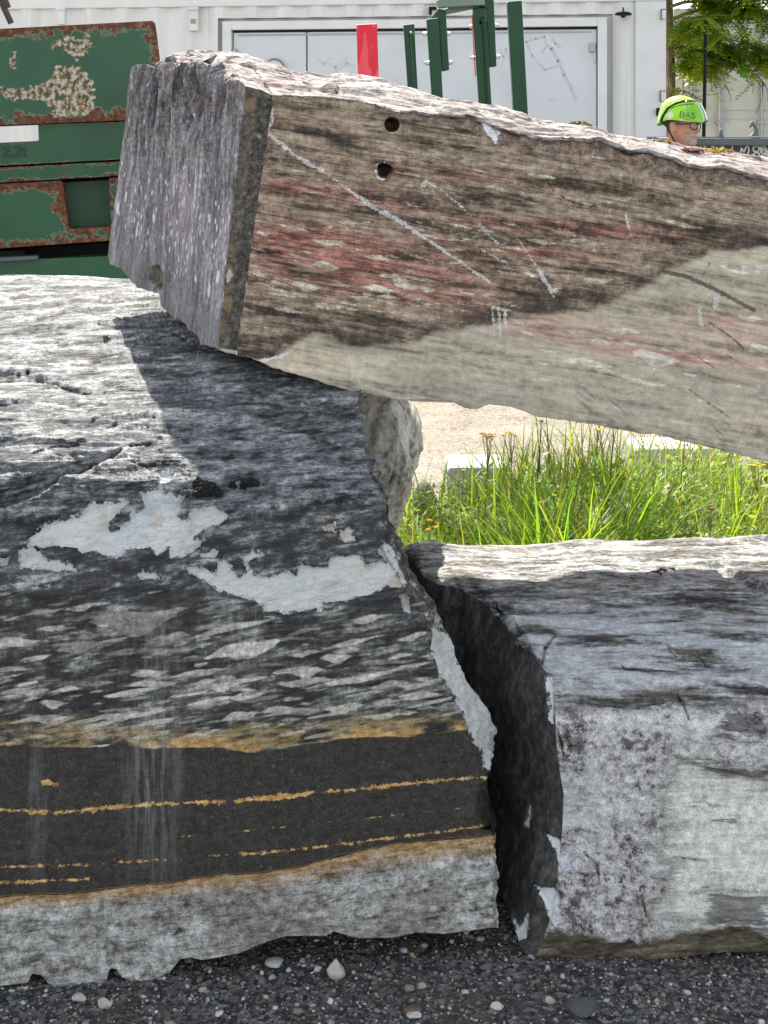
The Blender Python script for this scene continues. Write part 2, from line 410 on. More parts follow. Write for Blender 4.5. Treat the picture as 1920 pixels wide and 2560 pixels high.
def mat_b_front():
    m = MT("stone_sawn_pink_brown", 0.75, 0.3); co = m.co()
    f1 = m.warp(m.fol(-10, 2.6, 6, 20), 0.9, 0.7)
    s1 = m.noise(f1, 1.5, 8, 0.6); s2 = m.noise(m.warp(m.fol(-9, 7, 20, 52), .8, .5), 1.6, 7, .62)
    gr = m.noise(co, 300, 3, .7); gl = m.noise(co, 55, 5, .65)
    mx_ = m.add(m.add(m.mul(s1, .5), m.mul(s2, .35)), m.mul(gl, .15))
    brown = m.ramp(mx_, [(.40, (.038, .028, .018)), (.45, (.115, .087, .060)), (.495, (.235, .176, .124)), (.55, (.34, .262, .19)), (.62, (.47, .38, .28))])
    grey = m.ramp(mx_, [(.40, (.20, .185, .145)), (.46, (.40, .355, .275)), (.53, (.52, .465, .365)), (.62, (.65, .595, .485))])
    lt = m.sm(m.add(m.attr("light"), m.add(m.mul(m.sub(m.noise(co, 9, 5, .6), .5), 70.0), m.mul(m.sub(gl, .5), 26.0))), 9.0, -9.0)
    red = m.mul(m.mth('POWER', m.attr("red"), .7), m.sm(m.add(m.mul(s1, .6), m.mul(gl, .4)), .38, .50))
    brown = m.mix(m.mul(red, .85), brown, m.ramp(s2, [(.40, (.11, .036, .027)), (.5, (.34, .115, .09)), (.6, (.50, .24, .195))]))
    bl2 = m.noise(m.fol(-9, 1.2, 4, 5), 1.5, 5, .6)
    grey = m.mix(.8, grey, m.ramp(bl2, [(.38, (.72, .74, .72)), (.5, (.98, .97, .93)), (.62, (1.18, 1.12, 1.02))]), 'MULTIPLY')
    grey = m.mix(m.mul(red, .9), grey, m.ramp(s2, [(.40, (.34, .18, .15)), (.5, (.52, .275, .235)), (.6, (.60, .41, .35))]))
    # darker dirt just inside the stained region
    edge = m.mul(m.sm(m.attr("light"), 75.0, 8.0), m.sm(m.noise(co, 12, 5, .65), .38, .58))
    brown = m.mix(m.mul(edge, .8), brown, (.030, .024, .018))
    dl = m.sm(m.mth('ABSOLUTE', m.sub(m.noise(m.warp(m.fol(-9, 3, 8, 44), .9, 1.0), 1.3, 6, .62), .5)), .026, .0)
    brown = m.mix(m.mul(dl, .7), brown, (.028, .025, .019))
    c = m.mix(lt, brown, grey)
    # lenses
    big = m.sm(m.add(m.attr("clast"), m.mul(m.sub(m.add(m.mul(m.noise(co, 140, 3), .5), m.mul(s2, .5)), .5), 12.0)), .6, -1.2)
    v = m.warp(m.warp(m.fol(-9, 7.5, 8, 80), .7, .9), 2.5, .25); cellc = m.sep(m.vor(v, 1.0, 'F1', 'Color')); rnd = cellc[0]; dist = m.vor(v, 1.0, 'F1', 'Distance')
    small = m.mul(m.sm(m.sub(m.add(.05, m.mul(m.attr("lens"), .22)), rnd), -.02, .02), m.sm(m.add(dist, m.mul(m.sub(gl, .5), .3)), .42, .34))
    lc = m.mix(lt, m.ramp(s2, [(.4, (.27, .24, .175)), (.6, (.40, .365, .28))]), m.ramp(s2, [(.4, (.40, .37, .30)), (.6, (.50, .47, .38))]))
    c = m.mix(m.mul(small, m.add(.25, m.mul(cellc[1], .6))), c, lc)
    lc2 = m.mix(.9, lc, m.ramp(m.add(m.mul(s2, .6), m.mul(gl, .4)), [(.38, .7), (.6, 1.45)]), 'MULTIPLY')
    c = m.mix(m.mul(big, m.add(.42, m.mul(m.attr("ctone"), .55))), c, m.mix(1.0, lc2, 1.25, 'MULTIPLY'))
    # scratches
    sn = m.noise(co, 120, 5, .75)
    sc = m.sm(m.add(m.attr("scratch"), m.add(m.mul(m.sub(sn, .5), 26.0), m.mul(m.sub(m.noise(co, 14, 3), .5), 14.0))), 0.0, -3.0)
    c = m.mix(m.mul(sc, .85), c, m.ramp(gr, [(.3, (.42, .39, .35)), (.7, (.72, .70, .67))]))
    dsc = m.sm(m.add(m.attr("darks"), m.mul(m.sub(sn, .5), 14.0)), 1.0, -2.5)
    c = m.mix(m.mul(dsc, .75), c, (.03, .026, .024))
    hatch = m.mul(m.sm(m.attr("smudge"), 30.0, -40.0), m.sm(m.noise(m.warp(m.fol(-38, 12, 5, 130), 1.0, .3), 1.0, 6, .7), .46, .60))
    c = m.mix(m.mul(hatch, .7), c, (.06, .055, .05))
    cr = m.sm(m.add(m.attr("crack"), m.mul(m.sub(gl, .5), 9.0)), 2.6, .2)
    c = m.mix(m.mul(cr, .9), c, (.02, .018, .014))
    # unsawn brown rim along the upper edge
    rim = m.sm(m.add(m.attr("rim"), m.mul(m.sub(gl, .5), 10.0)), 2.0, -2.0)
    c = m.mix(rim, c, m.ramp(m.add(m.mul(gl, .5), m.mul(gr, .5)), [(.36, (.075, .05, .036)), (.48, (.15, .105, .08)), (.62, (.28, .21, .165))]))
    ch = m.sm(m.add(m.attr("chip"), m.mul(m.sub(sn, .5), 20.0)), 1.0, -1.0)
    c = m.mix(ch, c, (.66, .65, .66))
    c = m.mix(m.mix(lt, .6, .22), c, m.ramp(m.add(m.mul(gl, .45), m.mul(gr, .55)), [(.39, .40), (.50, 1.05), (.60, 1.75)]), 'MULTIPLY')
    m.col(c)
    m.bump(m.add(m.mul(gr, .6), m.add(m.mul(s2, .5), m.mul(rim, m.mul(gl, 2.5)))), .4, .004)
    return m.m

def mat_b_stripe():
    m = MT("stone_lichen_strip", .85, .2); co = m.co()
    gl = m.noise(co, 70, 6, .7); gr = m.noise(co, 260, 4, .7)
    c = m.ramp(m.add(m.mul(gl, .6), m.mul(gr, .4)), [(.36, (.022, .021, .019)), (.48, (.06, .056, .048)), (.56, (.13, .12, .105)), (.68, (.30, .28, .25))])
    left = m.sm(m.add(m.attr("su"), m.mul(m.sub(m.noise(co, 14, 4), .5), .5)), .55, .35)
    spots = m.sm(m.add(m.vor(m.warp(co, 20, .02), 19), m.mul(m.sub(gl, .5), .3)), .36, .22)
    c = m.mix(m.mul(left, .35), c, m.ramp(gl, [(.4, (.10, .075, .045)), (.6, (.27, .205, .14))]))
    c = m.mix(m.mul(m.mul(left, spots), .5), c, m.ramp(gr, [(.3, (.20, .13, .06)), (.7, (.36, .25, .14))]))
    wsp = m.mul(m.sm(m.vor(co, 26), .22, .1), m.sm(m.noise(co, 6, 3), .52, .62))
    c = m.mix(wsp, c, (.46, .43, .37))
    c = m.mix(m.sm(m.add(m.attr("chip"), m.mul(m.sub(gl, .5), 20.0)), 1.0, -1.0), c, (.46, .42, .37))
    m.col(c); m.bump(m.add(gl, m.mul(gr, .4)), .6, .004)
    return m.m

def mat_b_end():
    m = MT("stone_split_mauve_grey", .7, .35); co = m.co()
    # streak coordinates: across (su) and along (sv) the split face
    su, sv = m.attr("su"), m.attr("sv")
    g = m.comb(m.mul(su, 18.0), m.mul(sv, 2.2), 0.0); gw = m.warp(g, 1.2, .5)
    s1 = m.noise(gw, 1.0, 8, .65); s2 = m.noise(m.comb(m.mul(su, 60.0), m.mul(sv, 7.0), 3.0), 1.0, 6, .65)
    gl = m.noise(co, 70, 5, .7); gr = m.noise(co, 280, 3, .7)
    mx_ = m.add(m.add(m.mul(s1, .5), m.mul(s2, .3)), m.mul(gl, .2))
    c = m.ramp(mx_, [(.405, (.022, .020, .020)), (.46, (.075, .071, .070)), (.505, (.15, .142, .142)), (.55, (.25, .237, .238)), (.62, (.43, .42, .42))])
    c = m.mix(.7, c, m.ramp(m.add(m.mul(gl, .5), m.mul(gr, .5)), [(.39, .40), (.50, 1.05), (.60, 1.75)]), 'MULTIPLY')
    mau = m.sm(m.noise(m.comb(m.mul(su, 9.0), m.mul(sv, 1.0), 7.0), 1.0, 4, .6), .5, .66)
    c = m.mix(m.mul(mau, .55), c, m.ramp(s2, [(.4, (.15, .085, .09)), (.6, (.34, .25, .27))]))
    zone = m.mul(m.sm(sv, .62, .48), m.sm(sv, .10, .2))
    c = m.mix(m.mul(zone, .22), c, (.36, .30, .33))
    v = m.warp(m.comb(m.mul(su, 62.0), m.mul(sv, 19.0), 0.0), .7, .45)
    rnd = m.sep(m.vor(v, 1.0, 'F1', 'Color'))[0]
    fl = m.mul(m.sm(m.sub(m.add(.07, m.mul(zone, .50)), rnd), -.02, .02), m.sm(m.add(m.vor(v, 1.0), m.mul(m.sub(gl, .5), .5)), .30, .20))
    c = m.mix(m.mul(fl, .95), c, (.66, .66, .68))
    v2 = m.warp(m.comb(m.mul(su, 17.0), m.mul(sv, 8.0), 5.0), .7, .35)
    rnd2 = m.sep(m.vor(v2, 1.0, 'F1', 'Color'))[0]
    fl2 = m.mul(m.sm(m.sub(m.add(.03, m.mul(zone, .16)), rnd2), -.02, .02), m.sm(m.vor(v2, 1.0), .26, .2))
    c = m.mix(m.mul(fl2, .85), c, (.58, .62, .68))
    sm_ = m.sm(m.add(sv, m.mul(m.sub(m.noise(co, 6, 3), .5), .2)), .2, .1)
    c = m.mix(m.mul(sm_, .6), c, m.ramp(s2, [(.35, (.155, .148, .15)), (.65, (.225, .215, .215))]))
    ln = m.sm(m.mth('ABSOLUTE', m.sub(m.noise(m.warp(m.comb(m.mul(su, 22.0), m.mul(sv, 2.0), 9.0), 1.0, .6), 1.0, 6, .65), .5)), .018, .002)
    c = m.mix(m.mul(ln, .7), c, (.03, .027, .03))
    gold = m.mul(m.sm(sv, .82, .95), m.sm(m.noise(co, 18, 3), .6, .7))
    c = m.mix(m.mul(gold, .4), c, (.28, .17, .09))
    c = m.mix(m.sm(m.add(m.attr("chip"), m.mul(m.sub(gl, .5), 16.0)), 1.0, -1.0), c, m.ramp(s2, [(.4, (.07, .055, .035)), (.6, (.22, .19, .14))]))
    m.col(c)
    m.bump(m.add(m.mul(s2, 1.0), m.mul(gr, .2)), .55, .006)
    return m.m

def mat_b_top():
    m = MT("stone_weathered_rose", .85, .2); co = m.co()
    f1 = m.warp(m.fol(-10, 5, 16, 16), 1.0, .7)
    s1 = m.noise(f1, 1.5, 8, .65); s2 = m.noise(m.fol(-10, 16, 50, 60), 1.5, 6, .65); gl = m.noise(co, 60, 5, .7)
    mx_ = m.add(m.add(m.mul(s1, .5), m.mul(s2, .35)), m.mul(gl, .15))
    c = m.ramp(mx_, [(.39, (.030, .026, .025)), (.45, (.11, .095, .09)), (.505, (.28, .25, .232)), (.58, (.50, .465, .44))])
    rose = m.sm(m.noise(m.fol(-10, 3, 8, 8), 1.5, 4), .5, .64)
    c = m.mix(m.mul(rose, .45), c, m.ramp(s2, [(.38, (.10, .045, .045)), (.52, (.38, .26, .245)), (.66, (.5, .42, .39))]))
    ln = m.sm(m.mth('ABSOLUTE', m.sub(m.noise(m.warp(m.fol(-11, 4, 24, 36), 1.0, .9), 1.2, 6, .62), .5)), .017, .002)
    c = m.mix(m.mul(ln, .85), c, (.02, .016, .016))
    cr = m.sm(m.attr("crack"), 5.0, .5)
    c = m.mix(m.mul(cr, .85), c, (.03, .025, .024))
    m.col(c)
    m.bump(m.add(m.mul(s2, 1.0), m.mul(gl, .5)), .8, .008)
    return m.m

def mat_stone_c():
    m = MT("stone_schist_lilac", .75, .3); co = m.co()
    f1 = m.warp(m.fol(-1, 3.2, 12, 26), 1.0, .6); f2 = m.fol(-2, 10, 34, 70)
    s1 = m.noise(f1, 1.4, 8, .63); s2 = m.noise(f2, 1.6, 7, .65)
    gl = m.noise(co, 55, 6, .7); gr = m.noise(co, 260, 3, .7); bl = m.noise(co, 9, 6, .62)
    mx_ = m.add(m.add(m.mul(s1, .5), m.mul(s2, .35)), m.mul(gl, .15))
    topc = m.ramp(mx_, [(.40, (.022, .022, .022)), (.445, (.08, .078, .074)), (.485, (.22, .217, .207)), (.53, (.42, .42, .415)), (.60, (.68, .68, .67))])
    tan = m.sm(m.noise(m.fol(0, 2.5, 6, 12), 1.4, 4), .48, .62)
    topc = m.mix(m.mul(tan, .35), topc, (.23, .19, .14))
    ln = m.sm(m.mth('ABSOLUTE', m.sub(m.noise(m.warp(m.fol(-2, 3, 20, 40), 1.0, .9), 1.2, 6, .62), .5)), .016, .002)
    topc = m.mix(m.mul(ln, .8), topc, (.014, .013, .013))
    # rough lilac front
    mm = m.add(m.add(m.mul(bl, .45), m.mul(gl, .4)), m.mul(gr, .15))
    fr = m.ramp(mm, [(.385, (.03, .025, .024)), (.43, (.18, .162, .155)), (.468, (.50, .475, .46)), (.53, (.68, .66, .645)), (.62, (.78, .77, .755))])
    grn = m.sm(m.noise(co, 4, 4), .52, .66)
    fr = m.mix(m.mul(grn, .35), fr, (.40, .43, .38))
    dkp = m.sm(m.add(m.attr("dirt"), m.mul(m.sub(m.noise(co, 30, 6, .75), .5), 300.0)), -5.0, -45.0)
    fr = m.mix(m.mul(dkp, .8), fr, m.ramp(gl, [(.4, (.022, .019, .02)), (.6, (.09, .075, .075)), (.7, (.2, .17, .17))]))
    # pale sawn lower right
    pale = m.ramp(m.add(m.mul(m.noise(m.fol(0, 2, 5, 26), 1.6, 6, .6), .6), m.mul(gl, .4)), [(.38, (.38, .36, .30)), (.46, (.60, .59, .52)), (.56, (.76, .75, .67))])
    pw = m.sm(m.add(m.attr("pale"), m.add(m.mul(m.sub(m.noise(m.fol(0, 4, 6, 20), 1.5, 6, .65), .5), 260.0), m.mul(m.sub(gl, .5), 70.0))), 40.0, -40.0)
    fr = m.mix(pw, fr, pale)
    strk = m.sm(m.add(m.attr("darks"), m.mul(m.sub(m.noise(m.fol(-1, 8, 8, 60), 1.3, 7, .75), .5), 190.0)), 10.0, -14.0)
    fr = m.mix(m.mul(strk, .8), fr, m.ramp(s2, [(.4, (.04, .037, .04)), (.6, (.16, .15, .155))]))
    topc = m.mix(m.mul(m.mul(m.attr("edgeb"), m.sm(s1, .40, .54)), .65), topc, (.55, .58, .61))
    c = m.mix(m.sm(m.add(m.attr("topw"), m.mul(m.sub(bl, .5), .5)), .3, .7), fr, topc)
    foot = m.sm(m.add(m.attr("foot"), m.mul(m.sub(m.noise(co, 12, 4), .5), 60.0)), 8.0, -8.0)
    c = m.mix(foot, c, m.ramp(m.noise(m.fol(8, 8, 8, 40), 1.3, 6, .65), [(.36, (.055, .045, .03)), (.5, (.15, .125, .085)), (.64, (.29, .26, .19))]))
    wh = m.sm(m.add(m.attr("patch"), m.mul(m.sub(m.noise(co, 60, 5, .7), .5), 34.0)), 1.5, -1.5)
    c = m.mix(wh, c, m.ramp(s1, [(.35, (.60, .63, .68)), (.6, (.78, .80, .82))]))
    cr = m.sm(m.add(m.attr("crack"), m.mul(m.sub(m.noise(co, 70, 5, .75), .5), 26.0)), 1.6, -1.5)
    c = m.mix(m.mul(cr, .85), c, (.02, .018, .018))
    c = m.mix(.45, c, m.ramp(m.add(m.mul(gl, .5), m.mul(gr, .5)), [(.39, .40), (.50, 1.05), (.60, 1.75)]), 'MULTIPLY')
    m.col(c)
    h = m.add(m.mul(m.noise(m.fol(-1, 14, 40, 60), 1, 8, .68), m.add(.3, m.mul(m.attr("topw"), .7))), m.mul(m.mul(gl, .9), m.inv(m.mx(pw, m.attr("topw")))))
    m.bump(m.add(m.mul(h, 1.4), m.mul(gr, .2)), 1.0, .014)
    return m.m

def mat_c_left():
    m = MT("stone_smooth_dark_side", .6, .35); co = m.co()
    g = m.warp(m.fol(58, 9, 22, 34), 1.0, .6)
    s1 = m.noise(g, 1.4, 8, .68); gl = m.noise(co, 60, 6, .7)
    c = m.ramp(m.add(m.mul(s1, .6), m.mul(gl, .4)), [(.38, (.018, .017, .016)), (.5, (.055, .053, .05)), (.62, (.15, .147, .137))])  # dark stone, toned down further to deepen the shade of the gap
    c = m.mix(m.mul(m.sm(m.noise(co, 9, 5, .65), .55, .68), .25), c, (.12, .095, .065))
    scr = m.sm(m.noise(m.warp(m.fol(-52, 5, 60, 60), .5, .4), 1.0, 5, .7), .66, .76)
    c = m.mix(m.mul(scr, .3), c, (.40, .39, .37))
    wh = m.sm(m.add(m.attr("patch"), m.mul(m.sub(m.noise(co, 60, 5, .7), .5), 34.0)), 1.5, -1.5)
    c = m.mix(wh, c, (.74, .75, .76))
    m.col(c); m.bump(m.add(s1, m.mul(gl, .7)), .9, .010)
    return m.m

# ================================================================ STONE SHAPES
def grid_normals(P):
    a = np.gradient(P, axis=0); b = np.gradient(P, axis=1)
    n = np.cross(b, a); L = np.linalg.norm(n, axis=-1, keepdims=True)
    return n / np.maximum(L, 1e-9)
def cap_cols(P, side, target, k=3):        # close a tube end by shrinking its last column to a point
    e = P[:, -1 if side > 0 else 0]
    cols = [e * (1 - t) + np.asarray(target) * t for t in np.linspace(0, 1, k + 1)[1:]]
    if side > 0: return np.concatenate([P] + [c[:, None] for c in cols], 1)
    return np.concatenate([c[:, None] for c in cols[::-1]] + [P], 1)
def uv_of(P):
    return 960 + P[..., 0] * F / P[..., 1], VH - (P[..., 2] - CH) * F / P[..., 1]

# ---------------------------------------------------------------- A: banded block at lower left
def build_a():
    s = 0.5425
    vb = [(-420, 2500), (0, 2464), (70, 2456), (76, 2440), (82, 2434), (104, 2437), (122, 2459), (152, 2477), (217, 2472), (266, 2455), (269, 2430), (278, 2422), (292, 2424), (304, 2443), (325, 2453), (380, 2451), (423, 2432), (450, 2397), (477, 2394), (504, 2399), (597, 2383), (678, 2350), (716, 2340), (814, 2340), (835, 2328), (893, 2346), (989, 2344), (1037, 2331), (1110, 2334), (1235, 2319)]
    vt = [(-420, 660), (0, 687), (240, 692), (330, 698), (520, 745), (700, 845), (887, 965), (1300, 965)]
    uin = [(960, 884), (1023, 896), (1074, 904), (1131, 908), (1187, 938), (1233, 946), (1290, 950), (1361, 958), (1412, 989), (1479, 1015), (1551, 1051), (1628, 1061), (1674, 1087), (1745, 1128), (1800, 1153), (1835, 1156), (1869, 1192), (1912, 1211), (1946, 1205), (1999, 1190), (2050, 1188), (2075, 1192), (2090, 1230), (2172, 1233), (2254, 1238), (2335, 1234)]
    uout = [(960, 890), (1023, 902), (1074, 909), (1131, 914), (1156, 935), (1187, 945), (1233, 955), (1289, 968), (1330, 990), (1387, 1011), (1443, 1036), (1505, 1072), (1592, 1120), (1658, 1141), (1700, 1160), (1729, 1184), (1767, 1208), (1791, 1226), (1825, 1236), (1907, 1226), (1946, 1213), (2033, 1222), (2057, 1236), (2172, 1240), (2254, 1245), (2335, 1243)]
    q = np.linspace(0, 1, 600)
    vR = 2330 * (1 - q) + 962 * q
    ui = np.interp(vR, *zip(*uin)); uo = np.interp(vR, *zip(*uout))
    a = np.concatenate([np.linspace(0, .25, 26)[:-1], np.linspace(.25, 1, 410)])
    U = -420 + a[None, :] * (ui[:, None] + 420)
    vbu = np.interp(U, *zip(*vb)); vtu = np.interp(U, *zip(*vt))
    V = vbu * (1 - q[:, None]) + vtu * q[:, None]
    pv = [690, 760, 850, 950, 1050, 1150, 1250, 1400, 1550, 1900, 2250, 2500]
    py = [1.48, 1.20, .90, .62, .40, .25, .15, .075, .035, .02, .0, -.005]
    def Yof(u, v): return 3.02 + 0.10 * np.clip(u, -500, 1300) / 1240 + pchip(pv, py, v)
    Y = Yof(U, V)
    ns = 26
    k = np.linspace(0, 1, ns + 1)[1:]
    Us = ui[:, None] + k * (np.maximum(uo - ui, 2.0))[:, None]
    Vs = np.repeat(V[:, -1:], ns, 1)
    Ys = Y[:, -1:] + (0.008 + 0.11 * sstep((uo - ui) / 40.0, 0, 1))[:, None] * k
    U = np.concatenate([U, Us], 1); V = np.concatenate([V, Vs], 1); Y = np.concatenate([Y, Ys], 1)
    strip = np.concatenate([np.zeros(len(a)), np.ones(ns)])[None, :] * np.ones((len(q), 1))
    P = at(U, V, Y)
    N = grid_normals(P)
    N = np.where((N[..., 1] > 0)[..., None], -N, N)
    # attributes
    yl = [(-420, 1905), (0, 1868), (300, 1868), (560, 1872), (640, 1882), (760, 1868), (900, 1845), (1060, 1840), (1260, 1815)]
    y2 = [(-420, 2262), (0, 2246), (180, 2232), (330, 2218), (420, 2212), (520, 2188), (650, 2182), (760, 2162), (850, 2140), (1000, 2112), (1130, 2098), (1260, 2085)]
    b1 = np.interp(U, *zip(*yl)); b2 = np.interp(U, *zip(*y2))
    band = np.where(V < b1, (V - 1500) / (b1 - 1500), np.where(V < b2, 1 + (V - b1) / (b2 - b1), 2 + (V - b2) / (2480 - b2)))
    band = np.clip(band, -2, 3.2)
    rs = np.random.RandomState(3)
    LA = [(331, 1553, 112, 32, 3, .25), (40, 1607, 62, 12, 6, .9), (130, 1569, 42, 7, 8, .8), (206, 1518, 46, 8, 12, .6), (613, 1623, 106, 20, 13, 1.0), (580, 1569, 118, 9, 13, .75), (558, 1716, 46, 12, 6, .85), (374, 1683, 48, 10, 4, .8), (380, 1710, 72, 9, 3, .7), (765, 1680, 50, 13, 6, .85), (760, 1634, 46, 7, 8, .75), (840, 1645, 44, 12, 3, .85), (868, 1626, 36, 7, 8, .8), (868, 1607, 58, 5, 14, .8), (760, 1705, 76, 10, 6, .7), (890, 1697, 125, 9, 12, .95), (917, 1548, 46, 10, 8, .8), (1035, 1663, 46, 5, 8, .85), (1030, 1592, 42, 8, 15, .85), (892, 1605, 76, 5, 15, .85), (110, 1530, 60, 6, 10, .5), (200, 1620, 60, 11, 8, .3), (440, 1590, 40, 10, 6, .4), (420, 1530, 60, 8, 10, .35), (80, 1730, 45, 10, 6, .75), (170, 1722, 30, 8, 3, .9), (130, 1760, 34, 11, -4, .85), (740, 1885, 120, 22, 14, .28), (1000, 1640, 34, 6, 12, .8), (975, 1712, 55, 9, 8, .7), (1050, 1740, 60, 10, 6, .75), (700, 1775, 60, 10, 5, .75), (600, 1790, 50, 12, 12, .8), (300, 1790, 70, 11, 5, .75), (130, 1800, 60, 10, 4, .75), (860, 1770, 55, 12, 6, .8), (960, 1790, 60, 9, 6, .75)]
    for i in range(230):
        cx = rs.uniform(-80, 1150); cy = rs.uniform(1590, 1850) if rs.rand() < .8 else rs.uniform(1480, 1600)
        hl = rs.uniform(12, 44); LA.append((cx, cy, hl, max(2.2, hl * rs.uniform(.08, .17)), rs.uniform(2, 13), rs.uniform(.05, .8)))
    clast, ctone = lens_sd(U, V, LA)
    k5, k2 = 0.3858, 0.5124
    PT = [zm([(175, 430), (280, 350), (330, 335), (430, 305), (520, 280), (600, 210), (720, 200), (820, 165), (830, 210), (760, 270), (700, 340), (720, 380), (830, 320), (870, 250), (940, 230), (920, 180), (905, 140), (1020, 125), (1040, 0), (1130, 0), (1135, 50), (1080, 90), (1040, 90), (1060, 140), (1200, 160), (1160, 260), (1210, 300), (1250, 250), (1380, 220), (1480, 285), (1440, 330), (1330, 360), (1260, 430), (1330, 440), (1250, 520), (1180, 555), (1110, 550), (1090, 490), (1020, 550), (960, 490), (900, 500), (810, 490), (800, 545), (700, 550), (630, 515), (530, 530), (500, 495), (400, 480), (250, 490), (200, 480)], k5, 0, 1180),
          zm([(110, 500), (200, 475), (260, 500), (290, 560), (460, 590), (520, 650), (470, 640), (380, 640), (260, 625), (130, 620)], k5, 0, 1180),
          zm([(860, 640), (1010, 650), (1060, 700), (900, 690)], k5, 0, 1180), zm([(0, 560), (60, 555), (50, 605), (0, 610)], k5, 0, 1180), zm([(1300, 520), (1410, 510), (1400, 550), (1300, 560)], k5, 0, 1180), zm([(200, 745), (330, 720), (270, 760), (200, 770)], k5, 0, 1180),
          zm([(120, 1010), (190, 1000), (270, 1040), (280, 980), (310, 960), (350, 1010), (385, 1060), (420, 1030), (400, 965), (450, 925), (520, 950), (430, 985), (470, 1050), (530, 1060), (600, 1030), (660, 1050), (690, 980), (740, 1010), (820, 1010), (830, 960), (880, 950), (975, 950), (1000, 1000), (1060, 985), (1110, 985), (1060, 930), (1090, 890), (1140, 960), (1170, 1050), (1190, 1110), (1090, 1110), (1040, 1140), (990, 1150), (920, 1170), (880, 1175), (800, 1190), (780, 1225), (710, 1215), (620, 1240), (580, 1225), (505, 1230), (510, 1190), (420, 1160), (290, 1130), (220, 1080), (160, 1050)], k2, 400, 900),
          zm([(795, 820), (850, 800), (870, 835), (950, 800), (935, 850), (955, 880), (900, 890), (860, 850)], k2, 400, 900),
          [(1000, 1490), (1015, 1480), (1025, 1530), (1010, 1530)],
          [(1078, 1560), (1095, 1580), (1130, 1600), (1142, 1660), (1165, 1705), (1240, 1795), (1242, 1930), (1210, 1920), (1204, 1880), (1178, 1850), (1155, 1800), (1136, 1745), (1103, 1690), (1074, 1640)]]
    patch = np.full(U.shape, 99.0)
    for p in PT: patch = np.minimum(patch, poly_sd(U, V, p))
    patch = np.clip(patch, -60, 99)
    ka = 0.4219
    CR = [[(60, 200), (180, 195), (280, 200), (360, 200), (480, 190), (600, 185)], [(225, 335), (340, 320), (420, 295), (520, 310), (600, 315)], [(585, 365), (640, 375), (690, 395)], [(0, 650), (100, 650), (200, 670), (260, 690), (340, 700), (400, 725), (530, 755)], [(0, 690), (90, 670), (170, 640)], [(430, 600), (510, 590), (590, 570)], [(770, 1100), (860, 1090), (930, 1070)], [(550, 940), (620, 915), (720, 910)], [(620, 465), (660, 460)], [(800, 850), (900, 845)], [(480, 1010), (600, 985), (690, 960)], [(200, 1180), (330, 1130), (470, 1110)], [(780, 1200), (860, 1220), (920, 1210)], [(560, 240), (640, 235)], [(1000, 300), (1100, 330), (1150, 400)], [(1020, 430), (1120, 470)], [(1330, 1100), (1420, 1110)]]
    crack = np.full(U.shape, 99.0)
    for c in CR: crack = np.minimum(crack, seg_dist(U, V, zm(c, ka, 0, 660)))
    big = np.minimum(seg_dist(U, V, zm(CR[3], ka, 0, 660)), seg_dist(U, V, zm(CR[4], ka, 0, 660)))
    ledge = poly_sd(U, V, zm([(-300, 1420), (0, 1350), (340, 1235), (420, 1215), (600, 1155), (740, 1105), (700, 1160), (480, 1265), (400, 1275), (350, 1320), (230, 1390), (100, 1430), (-300, 1520)], ka, 0, 660))
    veins = [[(-420, 2050), (0, 2025), (140, 2032), (260, 2020), (420, 2008), (560, 2005), (760, 1985), (900, 1972), (1060, 1955), (1240, 1940)], [(440, 2092), (560, 2082), (760, 2062), (1180, 2018)], [(0, 2168), (220, 2162), (420, 2148), (560, 2138), (700, 2128), (900, 2104), (1080, 2082), (1200, 2065)], [(-200, 2220), (0, 2206), (220, 2198)], [(110, 1955), (140, 1960)], [(80, 1998), (130, 2000)]]
    vd = [0, 6, 3.2, 3, -3, 5]
    vein = np.full(U.shape, 99.0)
    for c, o in zip(veins, vd): vein = np.minimum(vein, seg_dist(U, V, c) + o)
    topw = sstep(V + 60 * fbm(P, (3, 3, 3)), 1440, 1150) if False else 1 - sstep(V + 0.12 * (U - 500) * (U > 500), 1180, 1420)
    front = sstep(V, 1500, 1600) * (1 - sstep(band, 1.98, 2.1))
    # displacement
    A = np.array([math.cos(R(6)), 0, math.sin(R(6))])
    S = P.copy(); S[..., 2] = P[..., 2] - 0.1 * P[..., 0] + 0.55 * P[..., 1]
    d = np.zeros(U.shape)
    st = fbm(S, (1.6, 7, 14), 4)
    d += topw * (0.030 * fbm(P, (1.7, 2.2, 2.2), 2) + 0.012 * terr(st, 7, .85) * 2 + 0.0055 * ridge(S, (3.5, 24, 60), 5, .6) + 0.0035 * fbm(S, (22, 90, 160), 3))
    mid = (1 - topw) * sstep(V, 1640, 1500)
    d += mid * (0.007 * fbm(P, (9, 9, 16), 4) + 0.003 * ridge(S, (12, 20, 40), 3))
    d += front * 0.0012 * fbm(P, (18, 18, 40), 3)
    lowr = sstep(band, 2.05, 2.3)
    d += lowr * (0.022 * fbm(P, (4.5, 4, 8), 3) + 0.006 * ridge(P, (12, 12, 26), 4) + 0.002 * fbm(P, (60, 60, 90), 2))
    d += strip * (0.012 * fbm(P, (22, 22, 22), 4) + 0.006 * ridge(P, (30, 30, 30), 3))
    d -= 0.009 * sstep(-patch, -1.5, 3.0) * (1 - strip) + 0.004 * sstep(-patch, 0, 10) * fbm(P, (30, 20, 45), 4)
    cm = sstep(fbm(P, (30, 30, 30), 3), -.35, .2)
    d -= topw * (0.007 * sstep(crack, 4.5, 0) + 0.014 * sstep(big, 9, 0)) * (.3 + .7 * cm)
    d -= 0.050 * sstep(-ledge, -2, 14)
    # soft rolled hollow inside the recess near the right foot
    endw = sstep(q, 0, 0.02)[:, None] * sstep(1 - q, 0, .01)[:, None]
    P = P + N * (d * (0.25 + 0.75 * endw))[..., None]
    # close: rear and underside
    bot, top = P[0], P[-1]
